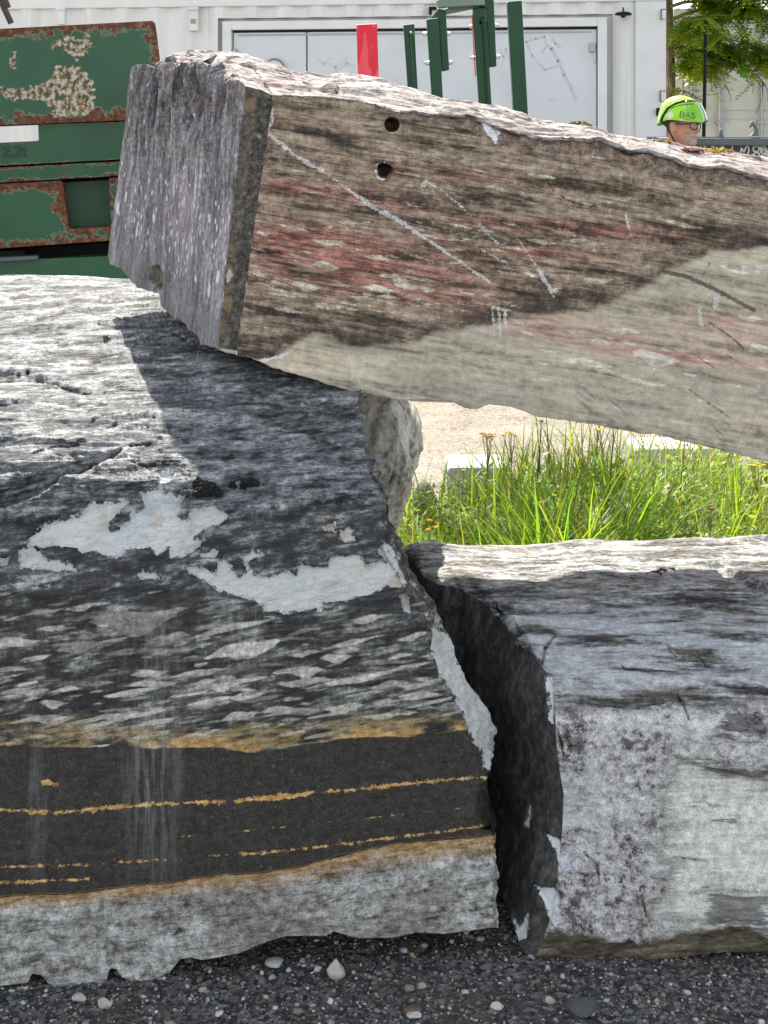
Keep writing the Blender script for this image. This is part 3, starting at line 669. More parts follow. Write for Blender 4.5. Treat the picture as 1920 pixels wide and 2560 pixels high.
    rear_t = top.copy(); rear_t[:, 1] += 0.10; rear_t[:, 2] -= 0.12
    rear_b = rear_t.copy(); rear_b[:, 1] -= 0.10; rear_b[:, 2] = 0.02
    und = bot.copy(); und[:, 1] += 0.12; und[:, 2] = np.maximum(bot[:, 2] - 0.004, 0.015)
    und2 = bot.copy(); und2[:, 1] += 0.3; und2[:, 2] = 0.012
    P2 = np.concatenate([P, rear_t[None], rear_b[None], und2[None], und[None]], 0)
    def ext(x, fill=None):
        e = np.repeat(x[-1:], 2, 0); b = np.repeat(x[:1], 2, 0)
        return np.concatenate([x, e, b], 0)
    attrs = dict(dust=ext(soft(U, V, [(385, 1850, 60, 330, 0, 1.0), (90, 1900, 50, 300, 0, .35), (610, 1560, 50, 120, 0, .7)])), band=ext(band), clast=ext(clast), ctone=ext(ctone), patch=ext(patch), crack=ext(crack), vein=ext(vein), topw=ext(topw))
    k = 3
    # hidden right flank, shaped close to the neighbour to keep the gap dark
    e = P2[:, -1].copy(); yb = e[:, 1] + np.clip(3.95 - e[:, 1], .05, .6); vn = VH + (CH - e[:, 2]) * F / yb; e[:, 0] = np.minimum((np.interp(vn, *zip(*uout)) - 960) * yb / F - .045, e[:, 0] * yb / e[:, 1] - .045); e[:, 1] = yb
    mid_ = P2[:, -1] * .6 + e * .4; vm = VH + (CH - mid_[:, 2]) * F / mid_[:, 1]; mid_[:, 0] = np.minimum(mid_[:, 0], (np.interp(vm, *zip(*uout)) - 960) * mid_[:, 1] / F - .025)
    P2 = np.concatenate([P2, mid_[:, None], e[:, None]], 1)
    attrs = {n: np.concatenate([x, np.repeat(x[:, -1:], 2, 1)], 1) for n, x in attrs.items()}
    P3 = cap_cols(cap_cols(P2, 1, (-.35, 3.95, .5), k), -1, (-1.2, 3.7, .6), k)
    attrs = {n: np.concatenate([np.repeat(x[:, :1], k, 1), x, np.repeat(x[:, -1:], k, 1)], 1).ravel() for n, x in attrs.items()}
    nr, nc = P3.shape[:2]
    fc = grid_faces(nr, nc, True)
    o = np_mesh("stone_block", P3, fc[:, ::-1], [mat_stone_a()], (-.4, 3.6, 0), attrs=attrs)
    tag(o, "big dark grey banded stone block with white broken patches and orange veins, under the slab", "stone block", "quarried stone blocks")
    return Yof

# ---------------------------------------------------------------- B: leaning upper slab
def curve(cols_u, pts):                    # pts: (u,v,Y) traced along increasing parameter
    pts = np.asarray(pts, float)
    return at(cols_u, np.interp(cols_u, pts[:, 0], pts[:, 1]), np.interp(cols_u, pts[:, 0], pts[:, 2]))
def along(pts, n, ks=None):                # resample a polyline of (u,v,Y) by arc length
    P = at(*np.asarray(pts, float).T)
    L = np.concatenate([[0], np.cumsum(np.linalg.norm(np.diff(P, axis=0), axis=1))]); L /= L[-1]
    t = np.linspace(0, 1, n) if ks is None else np.asarray(ks)
    return np.stack([np.interp(t, L, P[:, i]) for i in range(3)], -1)

def build_b():
    YF = 3.66
    def yf(u): return YF - 0.05 * (u - 600) / 1320
    nE, nS = 130, 26
    tE = np.linspace(0, 1, nE); tS = np.linspace(0, 1, nS + 1)[1:]
    uF = np.concatenate([np.linspace(0, 1, 420)[1:] * (1960 - 683) + 683, np.linspace(1960, 3100, 40)[1:]])
    # bottom edge
    botE = along([(270, 640, 4.22), (276, 662, 4.19), (305, 672, 4.13), (322, 700, 4.10), (350, 722, 4.05), (400, 732, 3.98), (406, 765, 3.97), (430, 790, 3.92), (470, 812, 3.85), (492, 838, 3.80), (505, 862, 3.77), (545, 872, 3.68)], nE)
    botS = along([(545, 872, 3.68), (565, 882, 3.675), (590, 886, 3.67)], nS + 1)[1:]
    fb = [(590, 886), (650, 905), (700, 925), (760, 940), (800, 955), (880, 978), (1000, 1000), (1080, 1001), (1130, 1006), (1165, 1020), (1200, 1021), (1225, 1010), (1250, 1012), (1350, 1042), (1440, 1055), (1500, 1065), (1650, 1090), (1800, 1125), (1920, 1155), (2500, 1308), (3100, 1480)]
    fr0 = (uF - 683) / (3100 - 683)
    uB = np.where(uF < 1000, 590 + (uF - 683) * (1000 - 590) / (1000 - 683), uF)
    botF = at(uB, np.interp(uB, *zip(*fb)), yf(uB))
    # top edge
    te = [(330, 185), (335, 172), (352, 165), (372, 163), (383, 168), (388, 178), (396, 166), (408, 160), (412, 172), (424, 160), (432, 155), (440, 166), (452, 168), (463, 178), (480, 172), (490, 182), (497, 192), (505, 178), (520, 156), (528, 172), (545, 178), (553, 196), (560, 208), (573, 212), (580, 206), (600, 204), (615, 216)]
    te = [(u, v, 4.22 - (4.22 - 3.68) * (u - 330) / 285) for u, v in te]
    topE = along(te, nE)
    topS = along([(615, 216, 3.68), (650, 224, 3.675), (683, 240, 3.67)], nS + 1)[1:]
    ft = [(683, 240), (760, 243), (837, 247), (920, 262), (982, 276), (1069, 285), (1175, 291), (1215, 305), (1256, 325), (1343, 345), (1417, 350), (1504, 349), (1543, 364), (1560, 378), (1577, 384), (1595, 380), (1610, 376), (1677, 399), (1747, 423), (1777, 424), (1807, 419), (1851, 430), (1920, 446), (2500, 590), (3100, 750)]
    topF = at(uF, np.interp(uF, *zip(*ft)), yf(uF))
    bot = np.concatenate([botE, botS, botF]); top = np.concatenate([topE, topS, topF])
    # stations where the sawn stripe/front edge sits
    nc = len(bot)
    r = np.linspace(0, 1, 210)[:, None, None]
    W = bot[None] * (1 - r) + top[None] * r
    # back silhouette of the top
    bk = [(330, 172), (345, 165), (380, 160), (410, 148), (430, 133), (470, 130), (500, 130), (560, 133), (600, 136), (650, 150), (705, 166), (712, 172), (745, 184), (765, 180), (800, 188), (850, 184), (900, 190), (950, 196), (1000, 214), (1060, 232), (1100, 245), (1180, 258), (1240, 265), (1300, 282), (1340, 300), (1400, 310), (1470, 330), (1540, 345), (1570, 352), (1640, 350), (1700, 362), (1760, 372), (1800, 378), (1860, 392), (1920, 402), (2500, 540), (3100, 700)]
    # column c -> back u
    cu = np.concatenate([330 + 200 * tE ** 1.0, 530 + 70 * tS, 600 + (uF - 683) * (3100 - 600) / (3100 - 683)])
    bY = np.concatenate([4.22 + .1 * tE, 4.32 + 0 * tS, 4.32 - 0.06 * (uF - 683) / 1240])
    back = at(cu, np.interp(cu, *zip(*bk)), bY)
    r2 = np.linspace(0, 1, 91)[1:][:, None, None]
    T = top[None] * (1 - r2) + back[None] * r2
    ease = np.sin(np.pi * r2[:, :, 0])
    colF = np.concatenate([np.zeros(nE), tS * 0.5, np.ones(len(uF))])
    T[..., 2] += 0.02 * ease * colF[None] * 0.4
    bb = bot.copy(); wE = np.concatenate([tE, np.ones(nc - nE)])
    bb[:, 1] += wE * 0.62; bb[:, 2] += wE * 0.05; bb[:, 0] -= 0.0
    bmid = bot + (bb - bot) * 0.35; bmid[:, 2] -= 0.03 * wE
    rows = np.concatenate([W, T, (back * .5 + bb * .5)[None], bb[None], bmid[None]], 0)
    nW, nT = W.shape[0], T.shape[0]
    U, V = uv_of(rows)
    N = grid_normals(rows)
    C = rows.reshape(-1, 3).mean(0)
    # outward: walls face camera/left, top faces up
    Nw = N[:nW]; N[:nW] = np.where((Nw[..., 1] > 0)[..., None], -Nw, Nw)
    Nt = N[nW:nW + nT]; N[nW:nW + nT] = np.where((Nt[..., 2] < 0)[..., None], -Nt, Nt)
    N[nW + nT:] = 0
    d = np.zeros(rows.shape[:2])
    ci = np.arange(nc); isE = (ci < nE).astype(float); isS = ((ci >= nE) & (ci < nE + nS)).astype(float); isF = 1 - isE - isS
    su = np.concatenate([tE, tS, np.ones(len(uF))]); rr = np.linspace(0, 1, nW)
    SU = np.repeat(su[None], len(rows), 0); SV = np.concatenate([rr, np.ones(len(rows) - nW)])[:, None] * np.ones((1, nc))
    # split end: grooves running down from the jagged top
    gp = np.stack([SU * 1.0, SV * 0.10, np.zeros_like(SU)], -1)
    gro = ridge(gp, (16, 10, 1), 4, .55) * 0.6 + fbm(gp, (6, 8, 1), 3)
    up = sstep(SV, .45, 1.0)
    inner = np.sin(np.pi * np.clip(SU, 0, 1)) ** .5
    d[:nW] += (isE * (0.004 * fbm(rows, (30, 30, 12), 3) + (0.006 + 0.045 * up) * gro * inner + .011 * fbm(gp, (11, 3, 1), 2) * inner + up * .014 * ridge(gp, (40, 14, 1), 3) * inner))[:nW]
    hollow = soft(U, V, [(505, 240, 16, 50, 5, 1.0), (490, 300, 12, 40, 8, .6), (565, 235, 9, 26, 0, .8)])
    d[:nW] -= (isE * 0.05 * hollow)[:nW]
    notch = poly_sd(U, V, [(370, 700), (378, 668), (398, 662), (410, 690), (406, 728), (395, 722)])
    d[:nW] -= (isE * .03 * sstep(-notch, -2, 8))[:nW]
    d[:nW] += (isS * 0.003 * fbm(rows, (40, 40, 40), 3))[:nW]
    # front face: sawn flat, with the broken rim standing back along the top
    vt_ = np.interp(U, *zip(*ft)); rimw = np.interp(U, [683, 900, 1060, 1200, 1350, 1500, 1577, 1677, 1777, 1920, 2600], [2, 4, 20, 36, 28, 46, 26, 36, 32, 30, 30])
    rim = (V - vt_) - rimw - 12 * fbm(rows, (9, 9, 9), 3)
    d[:nW] += (isF * (0.0008 * fbm(rows, (20, 20, 20), 2) - 0.010 * sstep(-rim, 0, 22) + 0.004 * sstep(-rim, 0, 8) * fbm(rows, (45, 45, 45), 3)))[:nW]
    # top: broken steps along the foliation
    S = rows.copy(); S[..., 2] = rows[..., 2] + .22 * rows[..., 0]
    q2 = np.concatenate([np.zeros(nW), np.linspace(0, 1, nT + 1)[1:], np.zeros(3)])
    env = (np.minimum(q2 / .06, 1) * np.minimum((1.02 - q2) / .06, 1))[:, None]
    d[nW:nW + nT] += (env * (0.018 * fbm(S, (2.5, 4, 4), 2) + 0.014 * terr(fbm(S, (1.8, 7, 12), 3), 6, .88) * 2 + 0.007 * ridge(S, (5, 28, 40), 5, .6) + .004 * fbm(S, (30, 90, 110), 3)))[nW:nW + nT]
    crT = np.full(U.shape, 99.0)
    for c in [[(570, 152), (600, 158), (640, 165)], [(760, 215), (800, 225), (840, 235), (850, 220)], [(850, 222), (900, 226), (960, 238)], [(1245, 285), (1290, 292), (1310, 305)], [(1290, 292), (1330, 300)], [(1100, 250), (1130, 262)], [(1400, 385), (1480, 392)], [(1680, 390), (1720, 408)], [(960, 215), (1000, 225)], [(680, 190), (730, 205), (780, 210)]]:
        crT = np.minimum(crT, seg_dist(U, V, c))
    d[nW:nW + nT] -= (0.012 * sstep(crT, 7, 0))[nW:nW + nT]
    P = rows + N * d[..., None]
    # ragged upper edge of the front face
    eg = (0.007 * ridge(top, (14, 14, 14), 4, .6) + .003 * fbm(top, (60, 60, 60), 2)) * (ci >= nE + nS)
    for j, wj in ((nW - 3, .3), (nW - 2, .65), (nW - 1, 1), (nW, .9), (nW + 1, .6), (nW + 2, .3)): P[j, :, 2] += eg * wj
    # jagged lower edge chips
    ch = 0.006 * fbm(rows[0], (35, 35, 35), 3) * (su > 0)
    P[0, :, 2] += ch; P[1, :, 2] += ch * .6
    # drill holes: snap the rim to a circle and push the inside in
    holes = [(980, 311, 20), (961, 426, 20)]
    for hu, hv, hr in holes:
        c = at(hu, hv, yf(hu)); rad = hr * yf(hu) / F
        dx = P[:nW, :, 0] - c[0]; dz = P[:nW, :, 2] - c[2]; rad2 = np.hypot(dx, dz)
        if hv > 400:
            rad_l = rad * (1 + .10 * np.sin(3 * np.arctan2(dz, dx) + 1))
        else: rad_l = rad
        near = (np.abs(rad2 - rad_l) < .0021); ins = rad2 <= rad_l - .0021
        sc_ = np.where(near, rad_l / np.maximum(rad2, 1e-6), 1.0)
        P[:nW, :, 0] = c[0] + dx * sc_; P[:nW, :, 2] = c[2] + dz * sc_
        P[:nW, :, 1] = np.where(ins, P[:nW, :, 1] + 0.16, P[:nW, :, 1])
        if hv > 400: P[:nW, :, 1] += 0.006 * sstep(rad2, rad * 1.7, rad) * (rad2 > rad)
    # attributes
    k4, kz = 0.4460, 0.6148
    Z4 = lambda p: zm(p, k4, 260, 100)
    Z5 = lambda p: zm(p, kz, 900, 200)
    lightp = [(545, 990), (545, 884), (600, 906), (680, 898), (730, 856), (790, 838), (840, 850), (880, 872), (900, 872), (960, 868), (1023, 862), (1072, 842), (1158, 826), (1207, 808), (1294, 792), (1435, 780), (1484, 768), (1546, 746), (1607, 719), (1662, 675), (1742, 651), (1779, 626), (1859, 620), (1920, 624), (3200, 700), (3200, 1600), (1900, 1300)]
    light = np.clip(poly_sd(U, V, lightp), -120, 120)
    red = soft(U, V, [(760, 470, 150, 17, -4, .8), (900, 500, 180, 16, -6, .55), (760, 600, 230, 40, -6, 1.0), (900, 665, 260, 62, -7, 1.0), (700, 640, 110, 40, -6, .8), (1010, 720, 160, 32, -8, .8), (1230, 560, 120, 14, -4, .5), (1480, 575, 180, 15, -4, 1.0), (1330, 630, 130, 12, -4, .85), (1100, 610, 160, 18, -6, .5), (640, 290, 60, 14, -6, .5), (1290, 345, 60, 12, -5, .5), (1080, 430, 160, 16, -6, .4), (1370, 815, 160, 26, -8, .95), (1680, 888, 240, 22, -7, 1.0), (1560, 850, 160, 30, -10, .55), (1800, 800, 140, 28, -4, .6), (2100, 900, 300, 60, -10, .7)])
    LB = [(822, 606, 50, 8, -6, 1), (813, 664, 38, 10, -10, 1), (764, 715, 44, 11, -8, 1), (643, 684, 26, 7, -16, 1), (750, 573, 22, 4, -8, 1), (735, 570, 46, 5, -14, 1), (657, 584, 22, 5, -8, 1), (951, 720, 46, 6, -10, 1), (969, 742, 34, 5, -8, 1), (804, 760, 22, 4, -6, 1), (956, 648, 25, 5, -8, 1), (869, 572, 8, 4, 0, 1), (1493, 701, 48, 8, 0, 1), (1066, 723, 28, 7, -12, 1), (1330, 686, 24, 6, -8, 1), (943, 722, 42, 6, -8, 1), (970, 690, 30, 5, -4, 1), (1859, 673, 72, 11, -6, 1), (1558, 827, 46, 8, -8, 1), (1638, 895, 66, 18, -12, 1), (1466, 907, 70, 10, -8, 1), (1613, 956, 62, 7, -10, 1), (1908, 870, 42, 9, -8, 1), (1878, 796, 36, 7, -6, 1), (1355, 605, 45, 5, -8, 1), (1240, 470, 40, 5, -10, .8), (1500, 390, 46, 7, -8, .8), (1350, 440, 50, 5, -10, .8), (1460, 605, 60, 7, -6, .6), (1700, 560, 60, 6, -12, .8), (800, 420, 44, 3, -8, .7), (1000, 700, 24, 6, -8, 1), (1015, 715, 40, 10, -4, .5), (690, 735, 40, 4, -8, 1), (905, 745, 40, 5, -8, 1)]
    rs = np.random.RandomState(11)
    for i in range(170):
        if rs.rand() < .7: cx, cy = rs.uniform(610, 1300), rs.uniform(550, 790)
        else: cx, cy = rs.uniform(1280, 1960), rs.uniform(790, 1010)
        hl = rs.uniform(10, 34); LB.append((cx, cy, hl, max(2.2, hl * rs.uniform(.08, .16)), rs.uniform(-14, -4), rs.uniform(.3, 1)))
    for i in range(40):
        hl = rs.uniform(18, 48); LB.append((rs.uniform(620, 1900), rs.uniform(300, 560), hl, hl * .06, rs.uniform(-13, -4), rs.uniform(.1, .5)))
    clast, ctone = lens_sd(U, V, LB)
    lens = soft(U, V, [(850, 670, 320, 110, -6, 1), (1100, 760, 200, 60, -6, .9), (1650, 880, 350, 120, -8, 1), (900, 420, 400, 150, 0, .35)])
    main = Z4([(940, 390), (945, 450), (910, 520), (1000, 585), (1060, 640), (1160, 700), (1240, 740), (1330, 810), (1440, 890), (1560, 970), (1640, 1010)]) + Z5([(100, 535), (200, 600), (320, 680), (440, 760), (530, 825)])
    scr = seg_dist(U, V, main) - 5.5 - 3 * fbm(rows, (6, 6, 6), 3)
    for pts, wd in [([(270, 410), (350, 460), (430, 530), (500, 600), (560, 665)], 1.5), ([(170, 450), (240, 530), (320, 600), (430, 640), (510, 700), (600, 745)], .8), ([(640, 640), (720, 760), (790, 880)], 2.6), ([(725, 770), (780, 860), (800, 850)], 6), ([(1080, 545), (1090, 590), (1105, 635)], 2.2), ([(590, 370), (640, 430), (690, 500)], -.5), ([(540, 920), (545, 1040)], 3), ([(562, 915), (572, 1050)], 3), ([(590, 925), (592, 990)], 2), ([(850, 620), (930, 660), (960, 710)], 0), ([(1420, 870), (1450, 870), (1445, 920)], 7), ([(1380, 930), (1390, 1000)], 6), ([(255, 430), (270, 415)], 6), ([(700, 740), (790, 760)], -1), ([(1290, 1010), (1400, 970)], -1), ([(150, 1100), (330, 1230)], -.5), ([(1275, 610), (1265, 680)], 0), ([(820, 560), (900, 620)], -1), ([(1150, 770), (1170, 820)], 0), ([(850, 660), (890, 750)], -1)]:
        scr = np.minimum(scr, seg_dist(U, V, Z5(pts)) - wd)
    darks = np.full(U.shape, 99.0)
    for pts, wd in [([(1240, 780), (1330, 800), (1440, 850), (1600, 935)], 6), ([(1250, 800), (1400, 900), (1470, 960)], 1), ([(1420, 985), (1500, 1040), (1560, 1090)], 3), ([(1340, 1260), (1500, 1370)], 2), ([(1425, 740), (1380, 830)], 2), ([(1350, 1110), (1440, 1170)], 2), ([(1480, 1115), (1530, 1140)], 2), ([(1180, 800), (1340, 930)], -1)]:
        darks = np.minimum(darks, seg_dist(U, V, Z5(pts)) - wd)
    smudge = np.minimum(poly_sd(U, V, Z5([(920, 1200), (1060, 1300), (1110, 1400), (870, 1350)])), poly_sd(U, V, Z5([(1430, 1360), (1530, 1400), (1490, 1500), (1410, 1460)])))
    crF = np.minimum(seg_dist(U, V, Z5([(750, 390), (790, 455), (870, 500), (940, 515), (1000, 495), (1080, 470), (1105, 430), (1110, 410)])), seg_dist(U, V, Z5([(1110, 410), (1180, 395), (1260, 360)])) + 1)
    for c in [[(870, 400), (950, 340)], [(870, 250), (890, 290)], [(940, 240), (955, 270)], [(850, 330), (900, 400)]]: crF = np.minimum(crF, seg_dist(U, V, Z5(c)) + 1.2)
    chip = np.minimum(poly_sd(U, V, Z5([(495, 165), (545, 175), (590, 190), (562, 225), (553, 262), (535, 240), (508, 205)])), 99)
    ring = np.abs(np.hypot(U - 961, V - 428) - 21.5) - 2.2 + 8 * (U - 961 > 2) + 2 * np.sin(V / 3.)
    chip = np.minimum(chip, ring)
    chip = np.minimum(chip, poly_sd(U, V, [(590, 880), (640, 895), (690, 885), (735, 868), (725, 895), (650, 915), (560, 892)]) + 6)
    chE = poly_sd(U, V, [(370, 700), (378, 668), (398, 662), (410, 690), (406, 728), (395, 722)])
    chS = np.minimum(poly_sd(U, V, [(560, 690), (575, 672), (582, 690), (570, 706)]), poly_sd(U, V, [(540, 868), (600, 880), (600, 900), (545, 892)]))
    chip = np.where(isE[None] > .5, chE, np.where(isS[None] > .5, chS, chip))
    crack = np.where(np.arange(len(rows))[:, None] < nW, crF, crT)
    attrs = dict(light=light, red=red, clast=clast, ctone=ctone, lens=lens, scratch=np.clip(scr, -20, 60), darks=np.clip(darks, -20, 60), smudge=np.clip(smudge, -60, 60), crack=np.clip(crack, 0, 60), rim=np.clip(rim, -40, 60), chip=np.clip(chip, -40, 60), su=SU, sv=SV)
    k = 2
    P3 = cap_cols(P, 1, (2.15, 3.95, 1.0), k)
    attrs = {n: np.concatenate([x, np.repeat(x[:, -1:], k, 1)], 1).ravel() for n, x in attrs.items()}
    nr, ncc = P3.shape[:2]
    fc = grid_faces(nr, ncc, True)
    ri = np.repeat(np.arange(nr), ncc - 1); cj = np.tile(np.arange(ncc - 1), nr)
    mi = np.where(ri < nW - 1, np.where(cj < nE - 1, 2, np.where(cj < nE + nS - 1, 1, 0)), 3)
    o = np_mesh("stone_slab", P3, fc[:, ::-1], [mat_b_front(), mat_b_stripe(), mat_b_end(), mat_b_top()], (.3, 3.95, .75), midx=mi, attrs=attrs)
    tag(o, "long tilted pink and brown stone slab with two drill holes, lying on top of the other blocks", "stone slab", "quarried stone blocks")

# ---------------------------------------------------------------- C: block at lower right
def build_c():
    nL = 110
    tL = np.linspace(0, 1, nL)
    nF1 = 300
    uF = np.concatenate([np.linspace(0, 1, nF1)[1:], np.linspace(1, 1 + 1400 / 590., 46)[1:]])   # 0..1 spans edge -> 1960
    nR = 260
    q = np.linspace(0, 1, nR)
    topL = along([(1012, 1385, 4.08), (1060, 1440, 3.84), (1100, 1462, 3.76), (1150, 1470, 3.72), (1172, 1488, 3.66), (1200, 1500, 3.62), (1240, 1530, 3.53), (1262, 1560, 3.46), (1300, 1602, 3.38), (1330, 1632, 3.32), (1352, 1650, 3.285), (1372, 1690, 3.24)], nL)
    G = lambda u, v: at(u, v, 6475.0 / (v - 325))
    bl = np.array([[.10, 4.05, .02], [.20, 3.62, .02], [.262, 3.36, .05], [.285, 3.22, .05], [.30, 3.16, .02], [.325, 3.135, .004]])
    L = np.concatenate([[0], np.cumsum(np.linalg.norm(np.diff(bl, axis=0), axis=1))]); L /= L[-1]
    botL = np.stack([np.interp(tL, L, bl[:, i]) for i in range(3)], -1)
    WL = botL[None] * (1 - q[:, None, None]) + topL[None] * q[:, None, None]
    ev = [(1690, 1372), (1720, 1382), (1893, 1394), (1989, 1409), (2080, 1405), (2134, 1399), (2240, 1388), (2310, 1372), (2380, 1345), (2403, 1328)]
    vq = 2403 * (1 - q) + 1690 * q
    pv = [1340, 1360, 1400, 1450, 1550, 1650, 1700, 1760, 1850, 2000, 2300, 2420]
    py = [4.22, 4.15, 3.95, 3.75, 3.45, 3.28, 3.225, 3.185, 3.155, 3.14, 3.125, 3.135]
    Yv = lambda v: pchip(pv, py, v)
    edge = at(np.interp(vq, *zip(*ev)), vq, Yv(vq))
    WL += (edge - WL[:, -1])[:, None, :] * (tL[None, :, None] ** 3)
    vb = [(1320, 2403), (1399, 2409), (1500, 2401), (1555, 2396), (1665, 2391), (1776, 2382), (1920, 2376), (2400, 2360), (3600, 2340)]
    eu = np.interp(vq, *zip(*ev))
    U = eu[:, None] + uF[None] * (1960 - eu[:, None])
    vbot = np.interp(U, *zip(*vb)); V = vbot * (1 - q[:, None]) + 1690 * q[:, None]
    WF = at(U, V, Yv(V))
    W = np.concatenate([WL, WF], 1); top = W[-1]
    # top surface
    bku = np.concatenate([1012 + 140 * tL, 1152 + (uF) * (1960 - 1152)])
    bk = [(1012, 1378), (1030, 1366), (1060, 1362), (1100, 1362), (1200, 1366), (1300, 1366), (1380, 1360), (1440, 1350), (1480, 1347), (1520, 1352), (1600, 1354), (1680, 1348), (1760, 1347), (1800, 1350), (1850, 1345), (1920, 1338), (2400, 1330), (3200, 1330)]
    vk = np.interp(bku, *zip(*bk)); bY = np.interp(bku, [1012, 1060, 1152, 2400], [4.08, 4.14, 4.18, 4.24])
    nT = 190
    t = np.linspace(0, 1, nT + 1)[1:]
    Ut = top[:, 0] * F / top[:, 1] + 960; Vt = VH - (top[:, 2] - CH) * F / top[:, 1]
    UU = Ut[None] * (1 - t[:, None]) + bku[None] * t[:, None]; VV = Vt[None] * (1 - t[:, None]) + vk[None] * t[:, None]
    YY = Yv(VV); YY = YY + ((bY - YY[-1])[None] * t[:, None] ** 2) + (top[:, 1] - Yv(Vt))[None] * (1 - t[:, None])
    T = at(UU, VV, YY)
    rows = np.concatenate([W, T], 0)
    Uall, Vall = uv_of(rows)
    N = grid_normals(rows)
    N[:nR] = np.where((N[:nR, :, 1] > 0)[..., None], -N[:nR], N[:nR])
    N[nR:] = np.where((N[nR:, :, 2] < 0)[..., None], -N[nR:], N[nR:])
    nc = rows.shape[1]; isL = (np.arange(nc) < nL).astype(float)[None] * np.ones((len(rows), 1))
    isT = (np.arange(len(rows)) >= nR).astype(float)[:, None] * np.ones((1, nc))
    topw = np.maximum(sstep(Vall, 1860, 1690), isT)
    fr = (1 - isL) * (1 - isT)
    k = .5546
    Zc = lambda p: zm(p, k, 1000, 1300)
    pale = np.minimum(poly_sd(Uall, Vall, Zc([(1250, 1080), (1659, 1170), (3500, 1170), (3500, 1900), (1380, 1845), (1115, 1830), (1115, 1715), (1190, 1690), (1215, 1600), (1215, 1480), (1190, 1250)])), 99)
    dirt = np.full(Uall.shape, 150.0)
    for p in [[(690, 690), (860, 720), (840, 900), (840, 1060), (770, 1100), (720, 1010), (690, 850)], [(1110, 1200), (1190, 1220), (1200, 1500), (1150, 1500), (1060, 1330)], [(740, 1190), (830, 1150), (800, 1300), (740, 1300)], [(700, 1640), (860, 1600), (900, 1690), (880, 1800), (780, 1880), (690, 1750)], [(1050, 1740), (1110, 1690), (1130, 1830), (1060, 1820)], [(960, 950), (1240, 960), (1200, 1020), (1000, 1060)]]:
        dirt = np.minimum(dirt, poly_sd(Uall, Vall, Zc(p)))
    darks = np.full(Uall.shape, 99.0)
    for p in [[(1240, 1060), (1450, 1090), (1659, 1110), (1659, 1170), (1400, 1160)], [(1380, 1660), (1480, 1680), (1659, 1690), (1659, 1850), (1390, 1845)], [(1330, 1290), (1420, 1300), (1420, 1315), (1330, 1300)], [(1430, 1340), (1520, 1345), (1510, 1360), (1430, 1355)], [(1470, 850), (1650, 870), (1659, 960), (1400, 1010)]]:
        darks = np.minimum(darks, poly_sd(Uall, Vall, Zc(p)))
    patch = np.full(Uall.shape, 99.0)
    for p in [[(665, 1415), (720, 1440), (740, 1490), (785, 1510), (770, 1545), (785, 1580), (750, 1570), (735, 1600), (705, 1500)], [(610, 1650), (690, 1660), (720, 1700), (720, 1760), (740, 1800), (710, 1830), (670, 1780), (640, 1700)], [(650, 640), (690, 700), (690, 920), (675, 900), (660, 740)], [(515, 1800), (540, 1840), (580, 1770), (565, 1880), (520, 1900)], [(570, 1330), (590, 1290), (580, 1380), (565, 1390)]]:
        patch = np.minimum(patch, poly_sd(Uall, Vall, Zc(p)))
    crack = np.full(Uall.shape, 99.0)
    for p in [[(1110, 548), (1200, 560), (1250, 605), (1330, 590), (1380, 640)], [(850, 830), (960, 840), (1060, 850), (1190, 820)], [(1250, 780), (1280, 840), (1300, 900)], [(1580, 330), (1620, 350), (1650, 345)], [(1370, 1280), (1420, 1300)], [(640, 640), (655, 580), (700, 545)], [(1000, 275), (1150, 285)], [(1240, 1530), (1380, 1545)], [(830, 1500), (890, 1560), (900, 1640)], [(690, 900), (730, 1010), (740, 1080)], [(1090, 1690), (1110, 1790)], [(1000, 650), (1020, 665), (1100, 660)]]:
        crack = np.minimum(crack, seg_dist(Uall, Vall, Zc(p)))
    vbt = np.interp(Uall, *zip(*vb))
    foot = (2340 - 0.02 * (Uall - 1400)) - Vall + 12 * np.sin(Uall / 60.)
    foot = np.where(isT > .5, 99, foot)
    S = rows.copy(); S[..., 2] = rows[..., 2] + 0.35 * rows[..., 1]
    palew = sstep(-pale, -6, 10)
    d = fr * (1 - topw * .6) * (1 - palew) * (0.014 * fbm(rows, (6, 6, 6), 3) + 0.010 * ridge(rows, (13, 13, 17), 5, .6) + .003 * fbm(rows, (70, 70, 90), 2))
    d += fr * palew * (-0.006 + .0015 * fbm(rows, (8, 8, 30), 3))
    d += topw * (1 - isL * (1 - isT)) * (0.016 * fbm(S, (2, 4, 4), 2) + 0.008 * terr(fbm(S, (1.5, 8, 16), 3), 8, .88) * 2 + 0.006 * ridge(S, (3, 24, 50), 5, .6) + .003 * fbm(S, (22, 80, 120), 3))
    d += isL * (1 - isT) * (0.010 * fbm(rows, (5, 5, 5), 3) + .002 * ridge(rows, (16, 16, 16), 3)) * np.sin(np.pi * np.clip(np.concatenate([tL, np.ones(nc - nL)]), 0, 1))[None]
    d -= 0.010 * sstep(crack, 5, 0) * (1 - isL)
    d -= 0.005 * sstep(-patch, -1, 3)
    # pale diagonal groove on the far right of the top
    gr = poly_sd(Uall, Vall, Zc([(1390, 190), (1440, 190), (1600, 260), (1659, 300), (1659, 345), (1560, 310), (1430, 240)]))
    d -= .02 * sstep(-gr, -2, 10)
    patch = np.where(isT > .5, 99, patch)
    env = np.ones(len(rows)); env[-6:] = np.linspace(1, .4, 6)
    P = rows + N * (d * env[:, None])[..., None]
    bot = P[0]; bk_ = P[-1]
    rb = bk_.copy(); rb[:, 1] += .04; rb[:, 2] = .02
    un = bot.copy(); un[:, 1] += .25; un[:, 2] = np.maximum(bot[:, 2] - .01, .006)
    rows2 = np.concatenate([P, (bk_ * .5 + rb * .5)[None], rb[None], un[None]], 0)
    ext = lambda x: np.concatenate([x, np.repeat(x[-1:], 3, 0)], 0)
